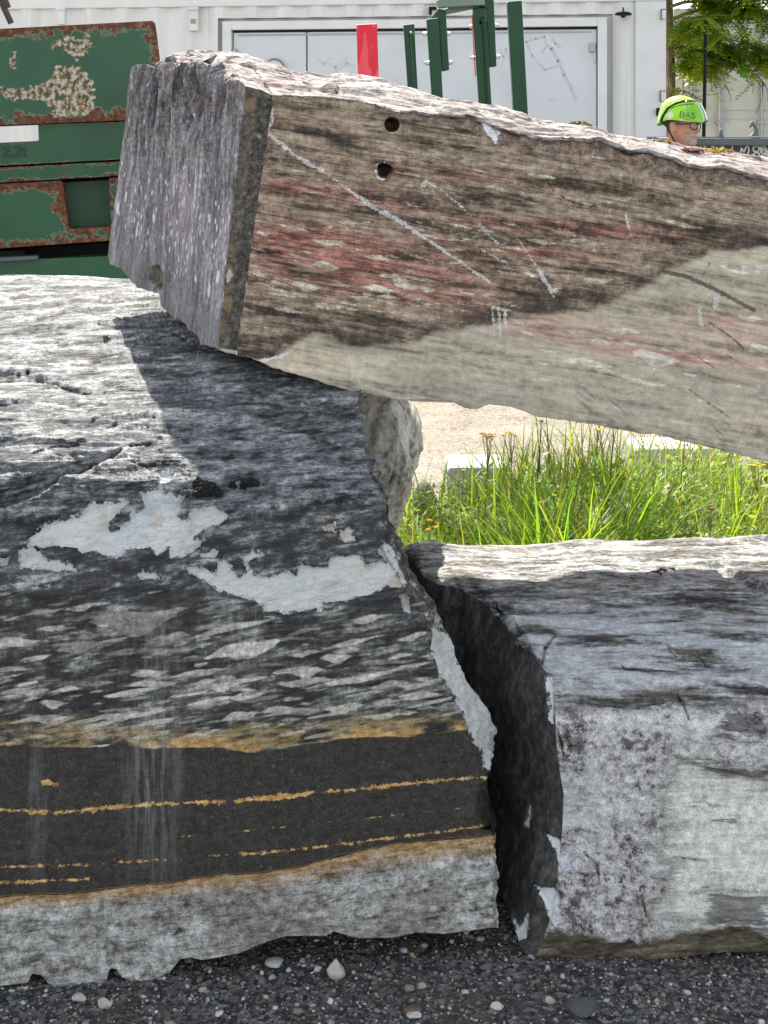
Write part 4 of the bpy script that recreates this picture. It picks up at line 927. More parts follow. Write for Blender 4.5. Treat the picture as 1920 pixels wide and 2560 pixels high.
    attrs = {n: ext(np.clip(x, -150, 150)) for n, x in dict(pale=pale, dirt=dirt, darks=darks, patch=patch, crack=crack, foot=foot, topw=topw, edgeb=sstep(Vall, 1480, 1600) * sstep(Vall, 1760, 1680)).items()}
    kk = 2
    P3 = cap_cols(rows2, 1, (2.3, 3.7, .3), kk)
    attrs = {n: np.concatenate([x, np.repeat(x[:, -1:], kk, 1)], 1).ravel() for n, x in attrs.items()}
    nr, ncc = P3.shape[:2]
    ri = np.repeat(np.arange(nr), ncc - 1); cj = np.tile(np.arange(ncc - 1), nr)
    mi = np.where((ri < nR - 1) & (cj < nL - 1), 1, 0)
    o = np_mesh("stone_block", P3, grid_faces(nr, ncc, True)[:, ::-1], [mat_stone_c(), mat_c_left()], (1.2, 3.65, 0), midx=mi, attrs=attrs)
    tag(o, "pale lilac grey stone block with layered top and smooth dark left side, before the grass", "stone block", "quarried stone blocks")

# ---------------------------------------------------------------- D: rough pale rock behind
def build_d():
    m = MT("stone_rough_pale", .85, .2); co = m.co()
    s = m.noise(m.warp(m.fol(75, 6, 6, 14), 1, .6), 1.5, 7, .62); gl = m.noise(co, 60, 5, .7)
    c = m.ramp(m.add(m.mul(s, .65), m.mul(gl, .35)), [(.39, (.08, .074, .06)), (.47, (.34, .32, .285)), (.54, (.56, .54, .50)), (.64, (.72, .71, .68))])
    c = m.mix(m.mul(m.sm(m.noise(co, 9, 3), .58, .68), .5), c, (.33, .22, .11))
    m.col(c); m.bump(m.add(s, m.mul(gl, .6)), .8, .010)
    prof = [(0, .0), (.3, .02), (.5, .028), (.594, .03), (.64, .045), (.70, .062), (.76, .082), (.82, .092), (.87, .084), (.92, .066), (.966, .042), (1.03, .036), (1.09, .02)]
    zs = np.linspace(0, 1.09, 110); xr = np.interp(zs, *zip(*prof))
    th = np.linspace(0, 2 * np.pi, 120)
    ca, sa = np.cos(th), np.sin(th)
    e = lambda x: np.sign(x) * np.abs(x) ** .6
    xl = -.34
    X = np.where(ca[None] > 0, e(ca)[None] * (xr[:, None] + .12), e(ca)[None] * (-.12 - xl)) - .12
    Yc = 4.30 + e(sa)[None] * (.24 + 0 * zs[:, None]); Z = zs[:, None] + 0 * X
    P = np.stack([X, Yc, Z], -1)
    C = np.array([-.1, 4.3, .55]); n = P - C; n[..., 2] *= .1; n /= np.linalg.norm(n, axis=-1, keepdims=True)
    P = P + n * (0.030 * terr(fbm(P, (5, 5, 3.5), 3), 6, .85) * 2 + .018 * ridge(P, (9, 9, 6), 5, .6) - .07 * np.exp(-(((P[..., 0] + .05) / .05) ** 2 + ((P[..., 2] - .95) / .07) ** 2)) * (P[..., 1] < 4.3) + .012 * fbm(P, (4, 4, 4), 3))[..., None]
    P[:, -1] = P[:, 0]
    top = P[-1].mean(0) + np.array([0, 0, .01]); botc = P[0].mean(0)
    V = np.concatenate([P.reshape(-1, 3), [top, botc]]); nr, nc = P.shape[:2]
    f = [tuple(x) for x in grid_faces(nr, nc)]
    f += [((nr - 1) * nc + j, (nr - 1) * nc + j + 1, nr * nc) for j in range(nc - 1)] + [(j + 1, j, nr * nc + 1) for j in range(nc - 1)]
    o = np_mesh("stone_block", V, f, [m.m], (-.1, 4.3, 0))
    tag(o, "rough pale upright rock wedged under the slab, left of the grass", "rock", "quarried stone blocks")

yA = build_a(); build_b(); build_c(); build_d()
# ================================================================ GROUND
def mat_ground():
    m = MT("gravel_ground", .9, .2); co = m.co()
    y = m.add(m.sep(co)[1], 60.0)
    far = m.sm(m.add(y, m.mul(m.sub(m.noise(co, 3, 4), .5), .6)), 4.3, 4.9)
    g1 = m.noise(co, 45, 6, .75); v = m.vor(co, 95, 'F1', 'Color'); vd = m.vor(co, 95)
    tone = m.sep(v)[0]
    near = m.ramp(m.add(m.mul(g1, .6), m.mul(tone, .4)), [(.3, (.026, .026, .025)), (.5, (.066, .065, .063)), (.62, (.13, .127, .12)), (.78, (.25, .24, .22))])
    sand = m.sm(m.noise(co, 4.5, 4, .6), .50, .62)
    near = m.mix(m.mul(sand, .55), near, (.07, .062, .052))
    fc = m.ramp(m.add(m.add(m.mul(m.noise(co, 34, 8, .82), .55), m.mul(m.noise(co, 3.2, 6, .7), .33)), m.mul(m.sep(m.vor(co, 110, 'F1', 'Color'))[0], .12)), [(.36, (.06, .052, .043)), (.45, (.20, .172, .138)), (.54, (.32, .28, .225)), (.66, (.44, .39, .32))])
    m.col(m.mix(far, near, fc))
    m.bump(m.add(m.mul(g1, 1.0), m.mul(vd, .8)), .9, .008)
    return m.m
bm = bmesh.new()
bmesh.ops.create_grid(bm, x_segments=60, y_segments=60, size=90)
g = bm_obj("ground", bm, mat_ground(), loc=(0, 60, 0)); tag(g, kind="structure")

# pebbles in the shade in front of the blocks
def ico(sub):
    b = bmesh.new(); bmesh.ops.create_icosphere(b, subdivisions=sub, radius=1.0)
    V = np.array([v.co[:] for v in b.verts]); Fc = np.array([[v.index for v in f.verts] for f in b.faces]); b.free()
    return V, Fc
def mat_pebble():
    m = MT("pebbles", .75, .35); c = m.attr("tone", "Color")
    m.col(m.mix(.6, c, m.ramp(m.noise(m.co(), 160, 4), [(.3, .7), (.7, 1.2)]), 'MULTIPLY')); return m.m
PEB = mat_pebble()
def pebbles():
    rs = np.random.RandomState(5)
    Vs, Fs, Cs = [], [], []; off = 0
    pal = np.array([(.05, .05, .05), (.09, .088, .085), (.13, .125, .12), (.20, .19, .175), (.30, .285, .26), (.44, .43, .41), (.16, .11, .08), (.10, .11, .12)])
    pr = np.array([.14, .18, .20, .17, .12, .08, .05, .06])
    for sub, n, lo, hi in ((1, 26000, .0013, .0042), (2, 1800, .0042, .0078), (2, 60, .0078, .011)):
        V0, F0 = ico(sub)
        X = rs.uniform(-1.0, 1.25, n); Y = 2.55 + 1.3 * rs.rand(n) ** 1.3
        den = fbm(np.stack([X, Y, 0 * X], -1), (2.5, 4, 1), 3)
        r = lo + (hi - lo) * rs.rand(n) ** 1.8
        for i in range(n):
            if den[i] < -.35 and rs.rand() < .75: continue
            s3 = r[i] * np.array([rs.uniform(.8, 1.5), rs.uniform(.7, 1.1), rs.uniform(.45, .8)])
            a = rs.uniform(0, 6.283); ca, sa = math.cos(a), math.sin(a)
            W = V0 * (1 + .28 * rs.normal(size=(1, 3)) * np.sign(V0) * .5) + .13 * rs.normal(size=V0.shape)
            W = W * s3
            W = np.stack([W[:, 0] * ca - W[:, 1] * sa, W[:, 0] * sa + W[:, 1] * ca, W[:, 2]], -1)
            Vs.append(W + (X[i], Y[i], s3[2] * rs.uniform(.2, .8))); Fs.append(F0 + off); off += len(V0)
            Cs.append(np.repeat((pal[rs.choice(len(pal), p=pr)] * rs.uniform(.8, 1.2))[None], len(V0), 0))
    o = np_mesh("gravel", np.concatenate(Vs), np.concatenate(Fs), [PEB], attrs=dict(tone=np.concatenate(Cs)))
    tag(o, "fine dark gravel and pebbles scattered on the ground in front of the blocks", "gravel", kind="stuff")
pebbles()
def loose_stone(u, v, w_px, asp, col, label, seed, pointy=False, sharp=.25):
    Y = 6475.0 / (v - 325); X = (u - 960) * Y / F; r = w_px * .5 * Y / F
    rs = np.random.RandomState(seed)
    V0, F0 = ico(3)
    W = V0.copy()
    for i in range(9):                      # cut flat facets
        n = rs.normal(size=3); n /= np.linalg.norm(n); h = rs.uniform(.55, .85)
        dd = W @ n - h; W = W - np.maximum(dd, 0)[:, None] * n * .92
    W = W * np.array([1, .8, asp]) * r * 1.15
    if pointy:
        k = np.clip(W[:, 2] / (asp * r), 0, 1); W[:, 0] *= 1 - .75 * k; W[:, 1] *= 1 - .6 * k
    W[:, 2] -= W[:, 2].min() + .25 * asp * r * .5
    o = np_mesh("loose_stone", W + (X, Y, 0), F0, [PEB], (X, Y, 0), smooth=False, attrs=dict(tone=np.repeat(np.array([col]), len(W), 0)))
    tag(o, label, "stone", "loose stones on the gravel")
loose_stone(841, 2445, 46, 1.0, (.40, .38, .33), "pale pointed stone on the gravel below the dark block, largest of the loose stones", 4, True)
loose_stone(688, 2412, 46, .35, (.42, .41, .38), "flat pale shard on the gravel close under the dark block's edge", 8)
loose_stone(1024, 2480, 24, .8, (.20, .18, .15), "squarish brown grey stone beside a paler round one on the gravel", 21)
loose_stone(1056, 2472, 20, .8, (.33, .31, .27), "small pale round stone just right of the squarish brown grey one", 5)
loose_stone(1243, 2522, 30, .6, (.46, .45, .43), "whitish angular stone on the gravel in front of the gap between the blocks", 9)
loose_stone(1031, 2392, 15, .8, (.36, .21, .10), "small orange brown pebble on the dark gravel under the block's right end", 12)
loose_stone(508, 2480, 22, .6, (.30, .28, .25), "grey rounded stone on the gravel in front of the block's round scallops", 14)
loose_stone(262, 2520, 34, .7, (.40, .38, .34), "pale chunky stone on the gravel at the lower left", 15)
loose_stone(198, 2503, 34, .55, (.38, .36, .33), "pale flat stone just behind the chunky one at the lower left", 16)
loose_stone(1460, 2535, 70, .5, (.07, .075, .08), "large smooth dark stone on the gravel at the right", 17)
loose_stone(1032, 2530, 42, .4, (.13, .08, .06), "flat reddish brown stone on the gravel near the bottom edge", 18)
loose_stone(1035, 2545, 34, .45, (.42, .41, .40), "pale oval stone right at the bottom edge next to the reddish flat one", 19)
loose_stone(1375, 2508, 26, .6, (.34, .32, .28), "pale pebble lying left of the large smooth dark stone", 20)
loose_stone(1215, 2425, 28, .6, (.10, .095, .09), "dark rounded stone on the gravel below the right block's corner", 22)

# dead leaf scraps, moss and black tufts lying on the blocks
def moss(u, v, Y, rx, ry, h, col, label, grp, n=260, seed=0, fuzz=.0042, dark=None):
    rs = np.random.RandomState(seed)
    c = at(u, v, Y)
    Vs, Fs, Cs = [], [], []; off = 0
    V0, F0 = ico(1)
    for i in range(n):
        a = rs.uniform(0, 6.283); q = math.sqrt(rs.rand())
        x, y = q * math.cos(a) * rx, q * math.sin(a) * ry
        z = h * (1 - q * q) * rs.uniform(.3, 1.0)
        s = fuzz * rs.uniform(.4, 1.1)
        W = V0 * s * rs.uniform(.5, 1.3, 3) + .3 * s * rs.normal(size=V0.shape)
        Vs.append(W + c + (x, y, z)); Fs.append(F0 + off); off += len(V0)
        cc = np.array(col) * rs.uniform(.6, 1.3)
        if dark is not None and rs.rand() < .3: cc = np.array(dark)
        Cs.append(np.repeat(cc[None], len(V0), 0))
    o = np_mesh("moss_tuft", np.concatenate(Vs), np.concatenate(Fs), [PEB], tuple(c), smooth=False, attrs=dict(tone=np.concatenate(Cs)))
    tag(o, label, "moss", grp)
MG = "moss tufts on the slab"
moss(1445, 315, 4.22, .040, .02, .012, (.20, .17, .04), "olive moss tuft on the slab's crest left of the man", MG, 260, 1, dark=(.06, .03, .015))
moss(1588, 362, 4.0, .025, .02, .006, (.30, .19, .03), "brownish moss tuft on the slab, left neighbour of the golden one under the helmet", MG, 160, 2, dark=(.05, .02, .012))
moss(1640, 357, 4.05, .042, .02, .007, (.42, .29, .03), "golden moss tuft on the slab directly below the man's helmet at his left", MG, 240, 3, dark=(.09, .05, .02))
moss(1715, 376, 3.98, .045, .02, .004, (.22, .09, .05), "rusty red moss patch on the slab below the man's chin", MG, 240, 4, dark=(.25, .17, .03))
moss(1795, 379, 4.05, .042, .02, .008, (.50, .36, .03), "bright yellow moss tuft on the slab in front of the graffiti on the dark bin", MG, 260, 5, dark=(.14, .08, .02))
BG = "black moss tufts on the dark block"
K = (.008, .008, .008)
moss(520, 1232, float(yA(520, 1232)) - .005, .030, .018, .022, K, "largest black moss tuft beside the white patch on the dark block", BG, 320, 6, .006)
moss(495, 1212, float(yA(495, 1212)) - .005, .010, .01, .016, K, "black moss knob at the upper left end of the largest tuft", BG, 90, 7, .005)
moss(581, 1217, float(yA(581, 1217)) - .005, .008, .006, .012, K, "small round black moss tuft between the largest tuft and the outer pair", BG, 80, 8, .004)
moss(607, 1219, float(yA(607, 1219)) - .005, .006, .006, .012, K, "inner tuft of the outer pair of black moss on the dark block", BG, 60, 9, .004)
moss(632, 1211, float(yA(632, 1211)) - .005, .016, .008, .014, K, "outermost black moss tuft of the row, towards the block's right end", BG, 120, 10, .005)
# curled dead leaf on the right-hand block
bm = bmesh.new()
c = at(1655, 1443, 3.80)
for (dx, dz, a, l) in ((0, .0, 50, .035), (.02, .004, -30, .03), (-.02, -.002, 12, .04)):
    vs = []
    for i in range(5):
        t = i / 4 - .5
        for sg in (-1, 1):
            x = l * t; zz = .012 * (1 - 4 * t * t) + .006 * sg * t; yy = sg * .007 * (1 - 3.4 * t * t)
            ca, sa = math.cos(R(a)), math.sin(R(a))
            vs.append(bm.verts.new((c[0] + dx + x * ca - zz * sa, c[1] + yy, c[2] + .004 + dz + abs(x * sa) + zz)))
    for i in range(4): bm.faces.new((vs[2 * i], vs[2 * i + 1], vs[2 * i + 3], vs[2 * i + 2]))
lf = bm_obj("dead_leaf", bm, plain("dead_leaf_brown", (.045, .03, .02), .8)); sd = lf.modifiers.new("thick", 'SOLIDIFY'); sd.thickness = .0015
tag(lf, "curled dark dead leaf lying on the shaded top of the right-hand block", "leaf")

# ================================================================ KERB, GRASS, WEEDS
CONC = MT("pale_concrete", .85, .2)
_c = CONC.noise(CONC.co(), 30, 6, .7)
CONC.col(CONC.ramp(_c, [(.3, (.36, .35, .33)), (.7, (.55, .54, .52))])); CONC.bump(_c, .4, .004); CONC = CONC.m
def kerb(x0, x1, y, label, rot=0):
    bm = bmesh.new(); box(bm, -(x1 - x0) / 2, (x1 - x0) / 2, -.14, .14, 0, .20)
    o = bm_obj("kerb_stone", bm, CONC, bevel=.02, loc=((x0 + x1) / 2, y, 0)); o.rotation_euler[2] = R(rot)
    tag(o, label, "kerb stone", "concrete kerb stones beyond the grass")
kerb(.29, .57, 6.95, "pale concrete kerb stone in the grass just right of the pale rock", 2)
kerb(1.22, 1.66, 7.35, "pale concrete kerb stone half hidden by grass under the slab's right part", 3)
rk = ico(3); rs = np.random.RandomState(2)
for i, (u, v, wpx, lab) in enumerate([(1062, 1190, 60, "dark boulder in the grass between the pale rock and the nearer kerb stone"), (1052, 1240, 46, "low dark stone in the grass under the dark boulder, beside the pale rock")]):
    Y = 6.6 - .3 * i; c = at(u, v, Y); W = rk[0] * np.array([wpx * .5 * Y / F, .08, .10]); W = W + .012 * fbm(rk[0], 2.2, 3, off=i)[:, None] * rk[0]
    o = np_mesh("field_stone", W + (c[0], Y, .08), rk[1], [plain("dark_field_stone", (.09, .088, .085), .85, var=.4, sc=25)], (c[0], Y, 0)); tag(o, lab, "stone", "dark stones in the grass")

def leaf_mat(name, trans=.55, rough=.5):
    m = MT(name, rough, .35); c = m.attr("tone", "Color"); m.col(c)
    t = m.t; tr = t.nodes.new("ShaderNodeBsdfTranslucent"); mx = t.nodes.new("ShaderNodeMixShader"); mx.inputs[0].default_value = trans
    k = m.mix(1.0, c, (1.35, 1.25, .55), 'MULTIPLY'); t.links.new(k, tr.inputs[0])
    t.links.new(m.b.outputs[0], mx.inputs[1]); t.links.new(tr.outputs[0], mx.inputs[2]); t.links.new(mx.outputs[0], m.out.inputs[0])
    return m.m
LEAF = leaf_mat("grass_blades")
def blade(rs, x, y, z, L, wd, lean, azi, seg=5, curl=1.0):
    V = []
    d = np.array([math.cos(azi), math.sin(azi)]); s = np.array([-d[1], d[0]])
    a = lean * .3; px = np.array([x, y], float); pz = z
    for i in range(seg + 1):
        t = i / seg; ww = wd * (1 - t) ** .7 * (.6 + .4 * min(1, t * 5))
        V.append((*(px + s * ww), pz)); V.append((*(px - s * ww), pz))
        px = px + d * math.sin(a) * L / seg; pz = pz + math.cos(a) * L / seg
        a += lean * curl * 1.4 / seg
    return V
def strip_faces(seg, off): return [(off + 2 * i, off + 2 * i + 1, off + 2 * i + 3, off + 2 * i + 2) for i in range(seg)]
def grass():
    rs = np.random.RandomState(9)
    V, Fc, T = [], [], []
    n = 0
    tufts = [(rs.uniform(.0, 3.0), rs.uniform(4.75, 6.7), rs.uniform(.5, 1.15)) for _ in range(250)]
    for (tx, ty, hs) in tufts:
        # the row dips at the left where the gravel and kerb show, highest in the middle
        hx = np.interp(tx / ty, [0, .03, .09, .15, .26], [.55, .62, .85, 1.0, .85])
        for b in range(60):
            x = tx + rs.normal() * .06; y = ty + rs.normal() * .06
            if x / y > .34: continue
            L = hs * hx * rs.uniform(.25, .68); dead = rs.rand() < .07
            wd = rs.uniform(.0022, .0068) * min(1.2, L * 3)
            azi = rs.uniform(0, 6.283) if rs.rand() < .65 else rs.normal(.0, .5)
            vs = blade(rs, x, y, 0, L, wd, rs.uniform(.15, 1.15), azi)
            o = len(V); V += vs; Fc += strip_faces(5, o)
            c = np.array((.19, .30, .030)) * rs.uniform(.5, 1.3) * np.array([rs.uniform(.75, 1.35), 1, rs.uniform(.6, 1.6)])
            if dead: c = np.array((.34, .26, .13)) * rs.uniform(.6, 1.1)
            T += [c] * len(vs)
    # one big bushy clump of broad arching blades in the middle
    for (cx, cy, nb, sc_) in ((.62, 5.15, 330, 1.0), (.78, 5.3, 260, .95), (.47, 5.2, 150, .8), (1.0, 5.6, 160, .9), (.30, 5.0, 110, .6)):
        for b in range(nb):
            x = cx + rs.normal() * .075; y = cy + rs.normal() * .07; out = math.atan2(y - cy, x - cx)
            vs = blade(rs, x, y, 0, sc_ * rs.uniform(.38, .80), rs.uniform(.004, .0085), rs.uniform(.35, 1.5), out + rs.normal() * .6, curl=1.3)
            o = len(V); V += vs; Fc += strip_faces(5, o)
            T += [np.array((.16, .28, .03)) * rs.uniform(.45, 1.3) * np.array([rs.uniform(.7, 1.3), 1, 1])] * len(vs)
    # leafy weeds: trefoil and lance leaves
    for k in range(13000):
        x = rs.uniform(.05, 2.6); y = rs.uniform(4.7, 6.5)
        if x / y > .34: continue
        hx = np.interp(x / y, [0, .06, .12, .20, .26], [.5, .55, .75, 1, 1])
        z = rs.rand() ** .8 * .40 * hx + .02; l = rs.uniform(.015, .042); wd = l * rs.uniform(.2, .42)
        az = rs.uniform(0, 6.283); ti = rs.uniform(-.5, .9)
        d = np.array([math.cos(az) * math.cos(ti), math.sin(az) * math.cos(ti), math.sin(ti)]); s = np.array([-math.sin(az), math.cos(az), rs.uniform(-.3, .3)])
        p = np.array([x, y, z]); o = len(V)
        V += [tuple(p), tuple(p + d * l * .5 + s * wd), tuple(p + d * l), tuple(p + d * l * .5 - s * wd)]; Fc.append((o, o + 1, o + 2, o + 3))
        c = np.array((.20, .32, .03)) * rs.uniform(.5, 1.35) * np.array([rs.uniform(.7, 1.5), 1, 1])
        T += [c] * 4
    o = np_mesh("grass", np.array(V), Fc, [LEAF], attrs=dict(tone=np.array(T)))
    tag(o, "tall bright green grass and leafy weeds growing behind the right-hand block", "grass", kind="stuff")
grass()
STEM = plain("weed_stem", (.09, .13, .03), .7)
STEMB = plain("weed_stem_brown", (.06, .035, .02), .7)
def weed(name, x, y, H, lean, label, cat, heads, col, stem=None, nl=10, lcol=(.10, .19, .03), grp=None, tips=None, headr=.009, seed=0):
    rs = np.random.RandomState(seed)
    t = empty(name, (x, y, 0), label, cat, grp)
    bm = bmesh.new()
    p = [(lean * (k / 5) ** 1.5 * H, 0, H * k / 5) for k in range(6)]
    tube(bm, p, [.003, .003, .0025, .002, .002, .0015], 5)
    tops = []
    for h in range(heads):
        a = rs.uniform(0, 6.283); r = .02 + .02 * rs.rand()
        q = (p[-1][0] + r * math.cos(a) * (h > 0), r * math.sin(a) * (h > 0), H + .03 * rs.rand())
        tube(bm, [p[4], q], .0013, 4); tops.append(q)
    bm_obj("stem", bm, stem or STEM, t, True)
    V, Fc, T = [], [], []
    for k in range(nl):
        z = H * rs.uniform(.25, .95); az = rs.uniform(0, 6.283); l = rs.uniform(.03, .06); ti = rs.uniform(.1, .8); wd = l * .2
        d = np.array([math.cos(az) * math.cos(ti), math.sin(az) * math.cos(ti), math.sin(ti)]); s = np.array([-math.sin(az), math.cos(az), .2])
        b = np.array([lean * (z / H) ** 1.5 * H, 0, z]); o = len(V)
        V += [tuple(b), tuple(b + d * l * .5 + s * wd), tuple(b + d * l), tuple(b + d * l * .5 - s * wd)]; Fc.append((o, o + 1, o + 2, o + 3))
        c = np.array(lcol) * rs.uniform(.8, 1.2)
        if tips is not None and rs.rand() < .5: c = np.array(tips)
        T += [c] * 4
    tag(np_mesh("foliage", np.array(V), Fc, [LEAF], attrs=dict(tone=np.array(T)), parent=t), kind="stuff")
    V0, F0 = ico(1)
    for q in tops:
        Vs, Fs = [], []
        for j in range(14):
            a = rs.uniform(0, 6.283); r = headr * math.sqrt(rs.rand())
            Vs.append(V0 * .0035 * np.array([1, 1, .7]) + np.array(q) + (r * math.cos(a), r * math.sin(a), .004 * rs.rand())); Fs.append(F0 + j * len(V0))
        VV = np.concatenate(Vs)
        np_mesh("flower_head", VV, np.concatenate(Fs), [PEB], attrs=dict(tone=np.repeat(np.array([col]), len(VV), 0)), parent=t)
FW = "yellow flowering weeds in the grass"
weed("flowering_weed", (1205 - 960) * 5.6 / F, 5.6, .58, .05, "tall weed with a dark gold flower head standing out against the sunlit gravel", "weed", 6, (.42, .22, .02), headr=.014, seed=1, grp=FW)
weed("flowering_weed", (1285 - 960) * 5.9 / F, 5.9, .52, -.03, "weed with bright yellow flowers at the upper edge of the grass", "weed", 5, (.6, .48, .03), seed=2, grp=FW)
weed("flowering_weed", (1150 - 960) * 6.0 / F, 6.0, .36, .04, "slender weed with one small yellow flower left of the dark gold one", "weed", 1, (.6, .5, .04), seed=3, grp=FW)
weed("flowering_weed", (1075 - 960) * 5.0 / F, 5.0, .40, .0, "low weed with orange yellow flowers beside the pale rock near the right-hand block", "weed", 3, (.6, .33, .02), seed=4, grp=FW)
weed("flowering_weed", (1480 - 960) * 5.9 / F, 5.9, .55, .04, "weed with yellow flowers just under the slab in the middle of the grass", "weed", 4, (.6, .48, .03), seed=5, grp=FW)
weed("flowering_weed", (1890 - 960) * 5.6 / F, 5.6, .46, .02, "yellow green weed at the right edge under the slab", "weed", 5, (.55, .48, .05), lcol=(.30, .28, .03), nl=26, seed=6, grp=FW)
weed("leafy_weed", (1765 - 960) * 4.75 / F, 4.75, .52, .03, "weed with red tipped leaves in front of the grass on the right", "weed", 1, (.22, .03, .03), lcol=(.14, .2, .04), tips=(.45, .04, .05), nl=12, seed=7)
for i, (u, lab) in enumerate([(1330, "dark dry stalk left of the tallest grass"), (1512, "dark dry stalk in the middle of the tallest grass"), (1690, "dark dry stalk rising at the right of the grass")]):
    weed("dry_stalk", (u - 960) * 5.7 / F, 5.7, .60 - .02 * i, .06, lab, "stalk", 1, (.06, .035, .02), STEMB, nl=3, lcol=(.1, .07, .03), headr=.006, seed=20 + i, grp="dark dry stalks in the grass")
# ================================================================ WHITE CONTAINER WITH DOUBLE DOOR
WHITE = MT("container_white_paint", .45, .4)
_n = WHITE.noise(WHITE.fol(0, 2, 2, .35), 2.0, 6, .65)
WHITE.col(WHITE.mix(WHITE.mul(WHITE.sm(WHITE.noise(WHITE.fol(0, 7, 7, .6), 1.5, 5, .7), .52, .75), .35), WHITE.ramp(_n, [(.3, (.62, .615, .595)), (.7, (.73, .72, .70))]), (.42, .40, .36)))
WHITE.bump(WHITE.noise(WHITE.co(), 3, 3), .15, .01); WHITE = WHITE.m
DOORW = plain("door_pale_paint", (.58, .605, .625), .4, var=.06, sc=3)
TRIM = plain("container_trim_paint", (.68, .675, .66), .45, var=.06, sc=5)
BLACK = plain("black_metal", (.010, .010, .011), .6, spec=.2)
SEAL_GAP = plain("seal_and_gap_dark", (.03, .028, .027), .7)
STEELW = plain("galvanised_steel", (.30, .31, .325), .4, .6, var=.1)
TH = R(8.5)
CY0 = 11.75; CX0 = (1665 - 960) * CY0 / F   # near right corner of the wall
WD = np.array([-math.cos(TH), math.sin(TH)])  # along the wall, to the left
def wall(u, v):                              # pixel ray meets the wall: (s leftwards, z)
    k = (u - 960) / F
    # X = k*Y ; X = CX0 + WD0*s ; Y = CY0 + WD1*s
    s = (k * CY0 - CX0) / (WD[0] - k * WD[1]); Y = CY0 + WD[1] * s
    return s, CH - (v - VH) * Y / F
CON = empty("shipping_container", (CX0, CY0, 0), "white corrugated container with a wide double door, closed, behind the slab", "container", rot=(0, 0, math.pi - TH))
# local frame of the empty: x leftwards along the wall, y towards the camera, z up
def cpart(name, fn, mat, bevel=0.0, smooth=False, parent=None):
    bm = bmesh.new(); fn(bm); return bm_obj(name, bm, mat, parent or CON, smooth, bevel)
LEN, HC, DEP = 6.06, 2.9, 2.44
d0, dz1 = wall(1494, 66); d1, _ = wall(580, 78)
dz0 = .16
def body(bm):
    # corrugated front either side of the door opening and above it
    per, dep = .278, .036
    def prof(x):
        t = (x / per) % 1
        return -dep * (0 if t < .26 else (t - .26) / .24 if t < .5 else 1 if t < .76 else 1 - (t - .76) / .24)
    def panel(x0, x1, z0, z1):
        xs = np.unique(np.concatenate([[x0, x1], np.arange(math.floor(x0 / per) * per, x1 + per, per)[:, None].repeat(4, 1).ravel() + np.tile([0, .26 * per, .5 * per, .76 * per], len(np.arange(math.floor(x0 / per) * per, x1 + per, per)))]))
        xs = xs[(xs >= x0) & (xs <= x1)]
        a = [(bm.verts.new((x, prof(x), z0)), bm.verts.new((x, prof(x), z1))) for x in xs]
        for (p, q), (r, s) in zip(a[:-1], a[1:]): bm.faces.new((p, q, s, r))
    panel(.22, d0 - .12, .15, HC - .12); panel(d1 + .12, LEN - .15, .15, HC - .12); panel(d0 - .12, d1 + .12, dz1 + .10, HC - .12)
    box(bm, .02, LEN - .02, -DEP, -.08, .12, HC - .02)
cpart("wall", body, WHITE)
def rails(bm):
    box(bm, 0, LEN, -.10, .012, HC - .125, HC); box(bm, 0, LEN, -.10, .012, 0, .15)
    box(bm, 0, .24, -.10, .006, .15, HC - .125); box(bm, LEN - .16, LEN, -.10, .006, .15, HC - .125)
cpart("frame_rail", rails, TRIM, .006)
def dframe(bm):
    box(bm, d0 - .075, d0, -.07, .03, .15, dz1 + .07); box(bm, d1, d1 + .075, -.07, .03, .15, dz1 + .07); box(bm, d0, d1, -.07, .03, dz1, dz1 + .07)
cpart("door_frame", dframe, TRIM, .004)
cpart("seal_and_gap_shade", lambda bm: box(bm, d0, d1, -.075, -.045, .15, dz1), SEAL_GAP)
sm_, _ = wall(766, 100)
g_ = .009
def leaf_(x0, x1, name):
    o = cpart(name, lambda bm: box(bm, x0, x1, -.055, -.015, .17, dz1 - .022), DOORW, .003); tag(o, None); return o
DL = leaf_(sm_ + .006, d1 - g_, "door_leaf"); DR = leaf_(d0 + g_, sm_ - .006, "door_leaf")
cpart("drip_strip", lambda bm: box(bm, d0 + .05, d1 - .05, -.05, -.011, dz1 - .05, dz1 - .035), STEELW)
for (u0, u1, v0, v1) in ((1473, 1489, 108, 130), (582, 592, 122, 134)):
    a, z1 = wall(u1, v0); b, z0 = wall(u0, v1)
    cpart("hinge", lambda bm: box(bm, a, b, -.02, .012, z0, z1), STEELW, .003)
a, z1 = wall(1490, 130); b, z0 = wall(1484, 155)
cpart("hinge_pin", lambda bm: box(bm, a, b, -.02, .004, z0, z1), plain("pale_blue_plastic", (.45, .55, .62)), .002)
def disc(bm):
    cx, cz = wall(687, 172)
    M = Matrix.Translation((cx, -.005, cz)) @ Matrix.Rotation(R(90), 4, 'X')
    bmesh.ops.create_cone(bm, cap_ends=True, segments=40, radius1=.088, radius2=.082, depth=.05, matrix=M)
cpart("porthole_rim", disc, plain("grey_plastic", (.20, .20, .21)), 0, False)
def disc2(bm):
    cx, cz = wall(687, 176)
    M = Matrix.Translation((cx, .002, cz)) @ Matrix.Rotation(R(90), 4, 'X')
    bmesh.ops.create_cone(bm, cap_ends=True, segments=40, radius1=.08, radius2=.078, depth=.052, matrix=M)
cpart("porthole_cover", disc2, DOORW)
